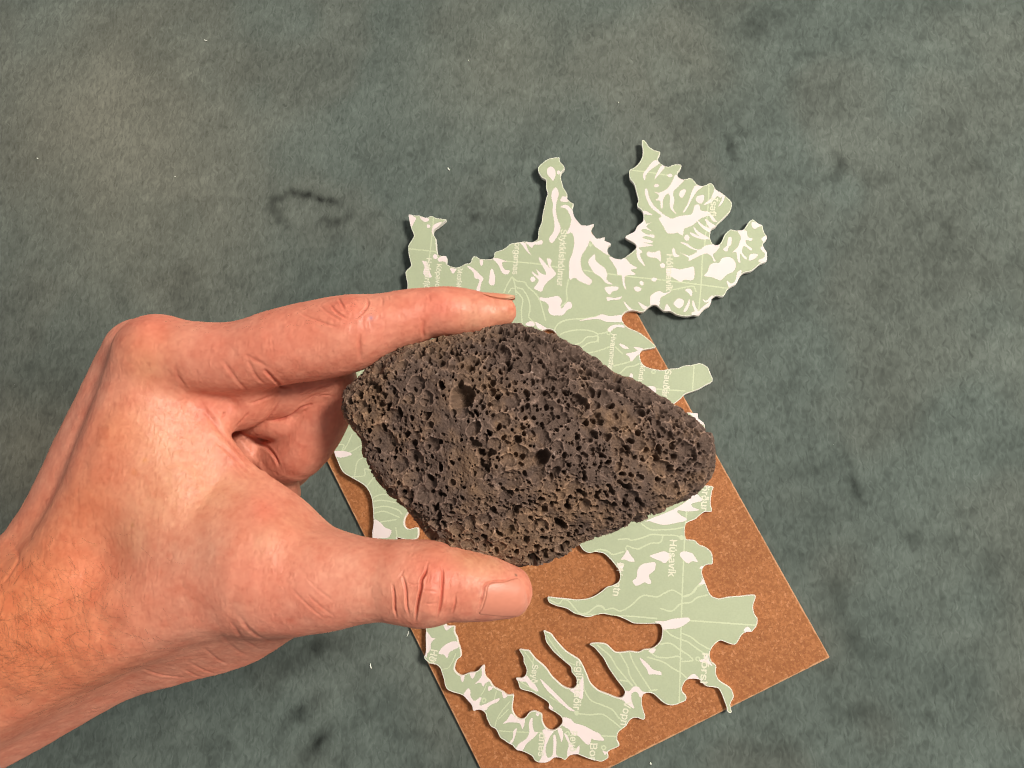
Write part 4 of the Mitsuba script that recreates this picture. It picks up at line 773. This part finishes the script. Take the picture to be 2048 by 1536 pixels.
for p, w_, d_ in (
    (D4([(475, 430), (455, 540), (402, 640), (398, 740), (372, 850), (345, 1000), (322, 1180)]), .34, 1.0), (D4([(655, 460), (676, 560), (668, 750), (650, 950), (592, 1150)]), .32, .75),
    (D4([(30, 680), (55, 850), (60, 1000), (85, 1130)]), .34, .6), (D4([(838, 830), (832, 950), (790, 1080)]), .32, .4), (D4([(150, 560), (200, 750), (215, 950), (250, 1110)]), .34, .5),
    (D4([(210, 690), (320, 700), (400, 690)]), .3, .16), (D4([(410, 770), (500, 775), (600, 790)]), .3, .16), (D4([(430, 930), (520, 940), (620, 930)]), .3, .14), (D4([(180, 500), (150, 560), (100, 640)]), .3, .16),
    (D4([(1625, 580), (1560, 620), (1450, 652), (1320, 662), (1220, 705), (1185, 850), (1140, 1000), (1105, 1090)]), .35, .45),
    (C10([(340, 370), (380, 420), (430, 455), (470, 470)]), .35, .34), (C10([(395, 325), (425, 380), (450, 425)]), .35, .32), (C10([(588, 325), (602, 370), (572, 420), (540, 450)]), .35, .4), (C10([(100, 405), (200, 460), (330, 510), (430, 535)]), .4, .22),
    (C10([(420, 345), (500, 332), (575, 352)]), .3, .18), (C10([(260, 370), (330, 430), (430, 490)]), .35, .24), (C10([(690, 315), (700, 350), (690, 390)]), .35, .2), (C10([(735, 310), (750, 350)]), .3, .14),
    (C10([(985, 470), (975, 540), (985, 610)]), .5, .34), (C10([(548, 560), (540, 650), (552, 760)]), .6, .3), (C10([(1010, 300), (1030, 360)]), .4, .12),
    (D1([(330, 200), (395, 280), (480, 400), (560, 500), (660, 580)]), .6, .22), (D1([(600, 170), (650, 280), (720, 410), (830, 490)]), .6, .22), (D1([(780, 300), (840, 370), (900, 430), (980, 490), (1060, 500)]), .6, .6), (D1([(560, 130), (700, 220), (860, 300)]), .6, .18),
    (D1([(370, 765), (345, 840)]), .35, .4), (D1([(640, 755), (560, 850), (480, 940)]), .35, .3), (D1([(620, 690), (760, 640), (930, 560)]), .5, .25), (D1([(960, 640), (880, 780), (780, 880)]), .5, .3),
    (D1([(820, 865), (950, 850), (1100, 790), (1200, 720), (1330, 680)]), .5, .7), (D1([(660, 1060), (800, 1130), (900, 1240), (955, 1370)]), .6, .6), (D1([(1130, 620), (1250, 560), (1400, 500), (1560, 460)]), .35, .2), (D1([(1180, 680), (1280, 610), (1420, 560), (1550, 530)]), .35, .22), (D1([(1330, 600), (1450, 590), (1550, 610)]), .35, .2),
    (D1([(60, 560), (180, 760), (330, 980), (520, 1190), (700, 1400)]), .9, .3), (D1([(230, 1050), (400, 1180), (560, 1350), (700, 1480)]), .6, .22), (D1([(420, 1290), (560, 1430), (640, 1520)]), .5, .18),
    (H2([(1290, 710), (1340, 790), (1420, 840), (1500, 860)]), .8, .28), (H2([(1240, 740), (1310, 840), (1400, 900)]), .7, .24), (H2([(1180, 800), (1260, 890), (1340, 940)]), .7, .2), (H2([(1090, 880), (1170, 950), (1240, 980)]), .6, .2), (H2([(990, 1000), (1060, 1040), (1110, 1050)]), .6, .2), (H2([(1010, 960), (1100, 1010), (1170, 1030)]), .6, .2),
    (H2([(760, 1000), (880, 1040), (1000, 1050)]), .7, .3), (H2([(1650, 590), (1720, 660), (1800, 720)]), .4, .12), (H2([(1560, 560), (1660, 660), (1760, 740)]), .4, .12), (H2([(1640, 500), (1720, 580), (1800, 640)]), .35, .1),
    (H1([(1030, 640), (1130, 760), (1280, 900), (1400, 1060), (1560, 1240)]), 1.2, -.35), (H1([(950, 560), (1010, 640)]), .6, .15), (H1([(930, 470), (970, 600), (1020, 700)]), .8, .15),
    (H1([(640, 420), (520, 640), (400, 860), (300, 1080)]), 2.0, -.35), (H1([(700, 500), (600, 720), (480, 960), (420, 1200)]), 2.2, .3), (H1([(1250, 1290), (1100, 1060), (960, 860)]), 3.0, -.1),
    (H2([(60, 330), (100, 400), (60, 480), (0, 560)]), .7, .3), (H2([(700, 940), (560, 1010), (400, 1110), (200, 1220), (0, 1280)]), 4.0, .12), (H2([(1300, 740), (1100, 780), (900, 850), (720, 930)]), 4.0, .12), (H2([(620, 880), (400, 1000), (150, 1130), (0, 1190)]), 4.0, -.4)):
    groove(p, w_, d_)
dent((203, 1258), 26, -1.2)
dent((228, 1246), 16, -.6)
dent((285, 690), 40, .5)
dent((290, 655), 26, .8)
dent((470, 815), 15, -.5)
dent((690, 615), 34, .5)
dent((860, 1190), 16, .45)
dent((862, 1225), 16, .55)
dent((868, 1140), 16, .35)
dent((815, 1215), 14, .4)
dent((895, 1210), 12, .25)
dent((300, 1290), 60, -.6)
wrinkle = meshkit.fbm(V / 1.5, 3, 61) - .5
lines = meshkit.noise(np.column_stack([V[:, 0] / .55 + 2.5 * wrinkle, V[:, 1] / 1.6 + 2.5 * wrinkle, V[:, 2] / 1.2]), 62) - .5
soft = meshkit.fbm(V / 7, 2, 63) - .5
V2 = V + N * (disp + .17 * wrinkle + .11 * lines + .45 * soft)[:, None]
hm.vertices = V2

# skin: how much blood, tan and pale each place has
base = np.array([.556, .202, .130])
col = np.tile(base, (len(V), 1))


def blot(px, r, c, a):
    P = hit([px])[0]
    if np.isnan(P[0]):
        return
    w = a * np.exp(-(np.linalg.norm(V - P, axis=1) / (r * HD / F)) ** 2)
    global col
    col = col * (1 - w[:, None]) + np.array(c) * w[:, None]


red, pale, tan_, pink, vein = (.55, .124, .080), (.510, .242, .131), (.540, .154, .062), (.57, .180, .119), (.47, .22, .144)
for px, r, c, a in (
    ((60, 1180), 170, tan_, .7), ((180, 1000), 90, tan_, .5), ((230, 860), 60, tan_, .5), ((-80, 1300), 200, tan_, .8), ((285, 700), 70, tan_, .35), ((120, 1320), 120, tan_, .5),
    ((720, 1150), 100, (.56, .226, .147), .7), ((560, 690), 110, (.565, .170, .105), .6),
    ((400, 960), 110, pale, .6), ((320, 880), 60, pale, .4), ((295, 740), 32, pale, .45), ((310, 1000), 60, pale, .3), ((260, 1080), 40, pale, .35), ((350, 1100), 50, vein, .35), ((420, 1100), 40, vein, .3), ((330, 800), 35, vein, .25), ((440, 930), 30, vein, .3),
    ((560, 1060), 60, pale, .4), ((940, 1120), 40, pale, .65), ((985, 1125), 30, pale, .5), ((860, 1110), 40, pale, .25),
    ((880, 1160), 45, red, .55), ((850, 1130), 40, red, .35), ((690, 615), 40, red, .5), ((860, 610), 45, red, .6), ((885, 615), 20, red, .4), ((300, 640), 50, red, .4), ((440, 690), 70, pink, .4), ((560, 680), 60, pink, .4), ((760, 650), 50, pink, .5), ((530, 1020), 40, red, .55), ((470, 920), 35, red, .45), ((580, 1075), 30, red, .3), ((410, 820), 30, red, .35),
    ((950, 640), 40, pale, .3), ((1010, 630), 30, pale, .45), ((600, 1180), 60, pink, .4), ((660, 1220), 50, pink, .4), ((560, 1250), 60, pink, .5), ((500, 1150), 40, red, .2),
    ((600, 850), 80, pink, .5), ((470, 800), 60, pink, .6), ((560, 930), 60, pink, .5), ((742, 636), 3.0, (.30, .16, .24), .8), ((742, 636), 6, (.5, .24, .24), .4),
    ((290, 920), 5, (.5, .18, .07), .7), ((268, 945), 6, (.5, .18, .07), .5), ((265, 1050), 4, (.4, .15, .06), .7), ((285, 1010), 3, (.45, .16, .07), .5), ((360, 910), 4, (.5, .2, .1), .5), ((105, 1010), 3, (.4, .15, .06), .6), ((190, 1090), 4, (.45, .16, .07), .4),
    ((955, 650), 4, (.45, .2, .12), .4), ((948, 650), 3, (.4, .18, .1), .4), ((963, 1197), 3.0, (.4, .12, .08), .7), ((1032, 1150), 3, (.1, .06, .04), .8), ((965, 1185), 8, (.6, .33, .25), .5), ((975, 1172), 6, (.55, .19, .14), .4)):
    blot(px, r, c, a)
mot = meshkit.fbm(V / 4.5, 3, 71) - .5
mot2 = meshkit.fbm(V / 1.2, 2, 72) - .5
col = col * (1 + mot[:, None] * np.array([.20, .52, .60]) + mot2[:, None] * np.array([.16, .34, .36]))
col *= (1 - .5 * np.clip(crease - .05, 0, .6))[:, None] ** np.array([.5, 1.2, 1.2])       # creases of the skin are coloured darker and redder
hand_w = world(V2)
scene['person'] = mikit.ply(trimesh.Trimesh(hand_w, hm.faces, process=False), 'skin_mat', smooth=True, color=np.clip(col, .02, .9))
labels['person'] = {'label': 'left hand and bare hairy wrist reaching in to pinch the lava rock', 'category': 'person'}


def nail(name, px, lift, grow, colors):
    """A nail plate over the traced area: it follows the finger but is smoother and stands a little proud, with its rim turned down."""
    area = Polygon(smooth_line(px, 6, True))
    x0, y0, x1, y1 = area.bounds
    st = 1.3
    gxx, gyy = np.meshgrid(np.arange(x0, x1, st), np.arange(y0, y1, st))
    P = np.column_stack([gxx.ravel(), gyy.ravel()])
    P = P[shapely.contains_xy(area.buffer(-.6), *P.T)]
    ring = np.array([area.exterior.interpolate(t).coords[0] for t in np.arange(0, area.length, 1.2)])
    P = np.vstack([ring, P])
    Q = hit(P)
    ok = ~np.isnan(Q[:, 0])
    P, Q = P[ok], Q[ok]
    nr = N[htree.query(Q)[1]]
    dd = np.array([area.exterior.distance(Point(q)) for q in P])
    tri = Delaunay(P).simplices
    cen = P[tri].mean(1)
    tri = tri[shapely.contains_xy(area.buffer(.3), *cen.T)]
    e = np.linalg.norm(P[tri] - P[np.roll(tri, 1, 1)], axis=2).max(1)
    tri = tri[e < 6]
    Q = Q + nr * (lift * np.clip(dd / 2.2, 0, 1) ** .5 - .12)[:, None]
    tw = np.cross(Q[tri[:, 1]] - Q[tri[:, 0]], Q[tri[:, 2]] - Q[tri[:, 0]])
    flip = (tw * nr[tri[:, 0]]).sum(1) < 0
    tri[flip] = tri[flip][:, ::-1]
    c = np.tile(np.array(colors[0]), (len(P), 1))
    tip = np.clip((P @ grow[0] - grow[1]) / grow[2], 0, 1)[:, None]
    c = c * (1 - tip) + np.array(colors[1]) * tip
    c *= 1 + .06 * (meshkit.fbm(Q / 1.5, 2, 5) - .5)[:, None]
    scene['person__' + name] = mikit.ply(trimesh.Trimesh(world(Q), tri, process=False), 'nail_mat', smooth=True, color=c)


nail('fingernail', D4([(1245, 720), (1320, 672), (1450, 662), (1560, 632), (1640, 615), (1700, 680), (1745, 800), (1762, 930), (1745, 1040), (1690, 1100), (1560, 1112), (1400, 1105), (1250, 1090), (1140, 1070), (1180, 990), (1220, 860)]), .42, (np.array([1., 0.]), 1040, 14), [(.52, .19, .122), (.53, .215, .15)])

# the nail of the index finger, seen edge on: a curved plate lying over the top of the fingertip
xs = np.linspace(953, 1030, 40)
ytop = np.interp(xs, [953, 962, 985, 1007, 1020, 1030], [584, 584.3, 585.6, 587.6, 589.2, 591.2])
edge = np.interp(xs, [953, 964, 982, 1001, 1014, 1024, 1030], [586, 590, 595.6, 599.2, 600, 597.5, 594.5])
Rn = np.interp(xs, [953, 985, 1030], [43, 37, 31])
rows = []
for x, yt, ed, R_ in zip(xs, ytop, edge, Rn):
    ph = np.arccos(np.clip(1 - (ed - yt) / R_, -1, 1))
    f_ = np.linspace(-ph, ph, 22)
    P = mm(np.column_stack([0 * f_ + x, yt + R_ - R_ * np.cos(f_)]), 238.0)
    P[:, 2] += R_ * 238 / F * np.sin(f_)
    rows.append((P, np.column_stack([0 * f_, np.cos(f_), np.sin(f_)])))
Q = np.vstack([r[0] for r in rows])
Nn = np.vstack([r[1] for r in rows])
na, nb = 40, 22
I, J = np.meshgrid(np.arange(na - 1), np.arange(nb - 1), indexing='ij')
q0 = (I * nb + J).ravel()
quad = np.stack([q0, q0 + 1, q0 + nb + 1, q0 + nb], 1)
top = np.vstack([quad[:, [0, 1, 2]], quad[:, [0, 2, 3]]])
if (np.cross(Q[top[:, 1]] - Q[top[:, 0]], Q[top[:, 2]] - Q[top[:, 0]]) * Nn[top[:, 0]]).sum() < 0:
    top = top[:, ::-1]
bound = np.r_[np.arange(nb), np.arange(1, na) * nb + nb - 1, (na - 1) * nb + np.arange(nb - 2, -1, -1), np.arange(na - 2, 0, -1) * nb]
K = len(Q)
b2 = np.roll(bound, -1)
side_f = np.vstack([np.column_stack([bound, b2, b2 + K]), np.column_stack([bound, b2 + K, bound + K])])
nm = trimesh.Trimesh(world(np.vstack([Q, Q - Nn * .45])), np.vstack([top, top[:, ::-1] + K, side_f]), process=False)
xx = np.tile(np.repeat(xs, nb), 2)
tip = np.clip((xx - 1008) / 12, 0, 1)[:, None]
scene['person__fingernail_001'] = mikit.ply(nm, 'nail_mat', smooth=True, color=np.array([.57, .215, .125]) * (1 - tip) + np.array([.60, .33, .20]) * tip)
labels['person__fingernail'] = {'label': 'short pink thumb nail'}
labels['person__fingernail_001'] = {'label': 'index finger nail seen edge on'}

# hairs on the wrist and a few on the knuckles: each a fine tapering bent tube
hv_, hf_, n = [], [], 0


def add_hair(px, dirpx, length, radius, lift):
    global n
    P = hit([px])[0]
    if np.isnan(P[0]):
        return
    nr = N[htree.query(P)[1]]
    d = np.array([dirpx[0], -dirpx[1], 0.0])
    d = d - (d @ nr) * nr
    d /= np.linalg.norm(d) + 1e-9
    side = np.cross(nr, d)
    bend = rng.normal(0, .35)
    t = np.linspace(0, 1, 7)
    C = P + length * (t[:, None] * d + (bend * t ** 2)[:, None] * side) + (lift * np.sin(np.pi * np.minimum(t * .75, 1)))[:, None] * nr
    # keep above the skin
    dd, jj = htree.query(C)
    up_ = ((C - V2[jj]) * N[jj]).sum(1)
    C = C + N[jj] * np.clip(.06 - up_, 0, 3)[:, None]
    r = radius * (1 - .8 * t)
    a = np.arange(3) * 2 * np.pi / 3
    ringv = (np.cos(a)[None, :, None] * side + np.sin(a)[None, :, None] * nr) * r[:, None, None]
    hv_.append((C[:, None] + ringv).reshape(-1, 3))
    for i in range(6):
        for j in range(3):
            p, q = n + i * 3 + j, n + i * 3 + (j + 1) % 3
            hf_.append((p, q, q + 3))
            hf_.append((p, q + 3, p + 3))
    n += 21


for _ in range(2200):
    u, w_ = rng.uniform(-60, 340), rng.uniform(1060, 1440)
    e = ((u - 30) / 210) ** 2 + ((w_ - 1250) / 170) ** 2
    if rng.random() > math.exp(-1.6 * e):
        continue
    a_ = math.atan2(.55, 1.0) + rng.normal(0, .38) + (-.7 if w_ > 1300 else .25)
    add_hair((u, w_), (math.cos(a_), math.sin(a_)), rng.uniform(2.5, 8), rng.uniform(.014, .030), rng.uniform(.15, .7))
for p0, p1, L in (((75, 1345), (135, 1275), 0), ((130, 1280), (170, 1232), 0), ((120, 1240), (168, 1234), 0), ((0, 1240), (80, 1255), 0), ((100, 1215), (185, 1178), 0), ((28, 1170), (42, 1100), 0), ((10, 1245), (30, 1260), 0), ((60, 1120), (90, 1145), 0), ((140, 1275), (165, 1255), 0), ((168, 1200), (172, 1232), 0)):
    v_ = np.array(p1) - np.array(p0)
    add_hair(p0, v_ / np.linalg.norm(v_), np.linalg.norm(v_) * HD / F, .042, .5)
for _ in range(70):
    u = rng.uniform(330, 760)
    add_hair((u, 640 - .07 * (u - 330) + rng.uniform(-6, 34)), (1.0, rng.normal(-.1, .3)), rng.uniform(1.2, 2.6), .018, .3)
scene['person__arm_hair'] = mikit.ply((world(np.vstack(hv_)), np.array(hf_)), 'hair_mat', smooth=True)
labels['person__arm_hair'] = {'label': 'fine dark hairs on the wrist and finger', 'kind': 'stuff'}

# ------------------------------------------------------------------ lint on the cloth
LINT = [((411, 81), 9, 2.6, 25, 'white lint fleck on the cloth, upper left, near the top edge of the photo'), ((937, 121), 4, 2.4, 60, 'small white lint fleck on the cloth near the top edge, left of centre'), ((897, 338), 8, 3.0, 60, 'bright white lint fleck on the cloth above the map\'s left peninsula'),
        ((75, 317), 4, 2.0, 50, 'tiny lint fleck on the cloth near the left edge of the photo'), ((1237, 205), 3, 2.2, 30, 'tiny lint fleck on the cloth above the gap between the map\'s two top peninsulas'), ((741, 1332), 11, 2.2, 80, 'pale thread of lint on the cloth below the thumb, left of the board'),
        ((1301, 1527), 5, 3.0, 70, 'white lint fleck on the cloth at the bottom edge, below the board'), ((816, 1268), 12, 1.5, -75, 'thin pale lint hair on the cloth beside the board\'s left edge, just under the thumb'), ((350, 353), 3, 2.0, 20, 'tiny lint speck on the cloth right of the one at the left edge')]
for i, (px, L, w_, a_, text) in enumerate(LINT):
    key = 'lint_fleck' + (f'_{i:03d}' if i else '')
    s = HEIGHT / F
    c = on_plane([px], .0006)[0]
    mm_ = trimesh.creation.icosphere(2)
    mm_.vertices *= np.array([L / 2 * s, w_ / 2 * s, w_ / 2 * s])
    mm_.vertices += (meshkit.noise(mm_.vertices / (s * 2) + i * 7, 3)[:, None] - .5) * s * 1.2 * mm_.vertices / np.linalg.norm(mm_.vertices, axis=1, keepdims=True)
    mm_.vertices[:, 1] += (mm_.vertices[:, 0] / (L * s)) ** 2 * L * s * .5
    ca = math.radians(-a_)
    D_ = math.cos(ca) * ON_TABLE_RT + math.sin(ca) * ON_TABLE_UP
    E_ = np.cross([0, 0, 1.0], D_)
    mm_.vertices = c + mm_.vertices[:, :1] * D_ + mm_.vertices[:, 1:2] * E_ + mm_.vertices[:, 2:] * np.array([0, 0, 1.0])
    scene[key] = mikit.ply(mm_, 'lint_mat', smooth=True)
    labels[key] = {'label': text, 'category': 'lint', 'group': 'lint flecks on the cloth'}
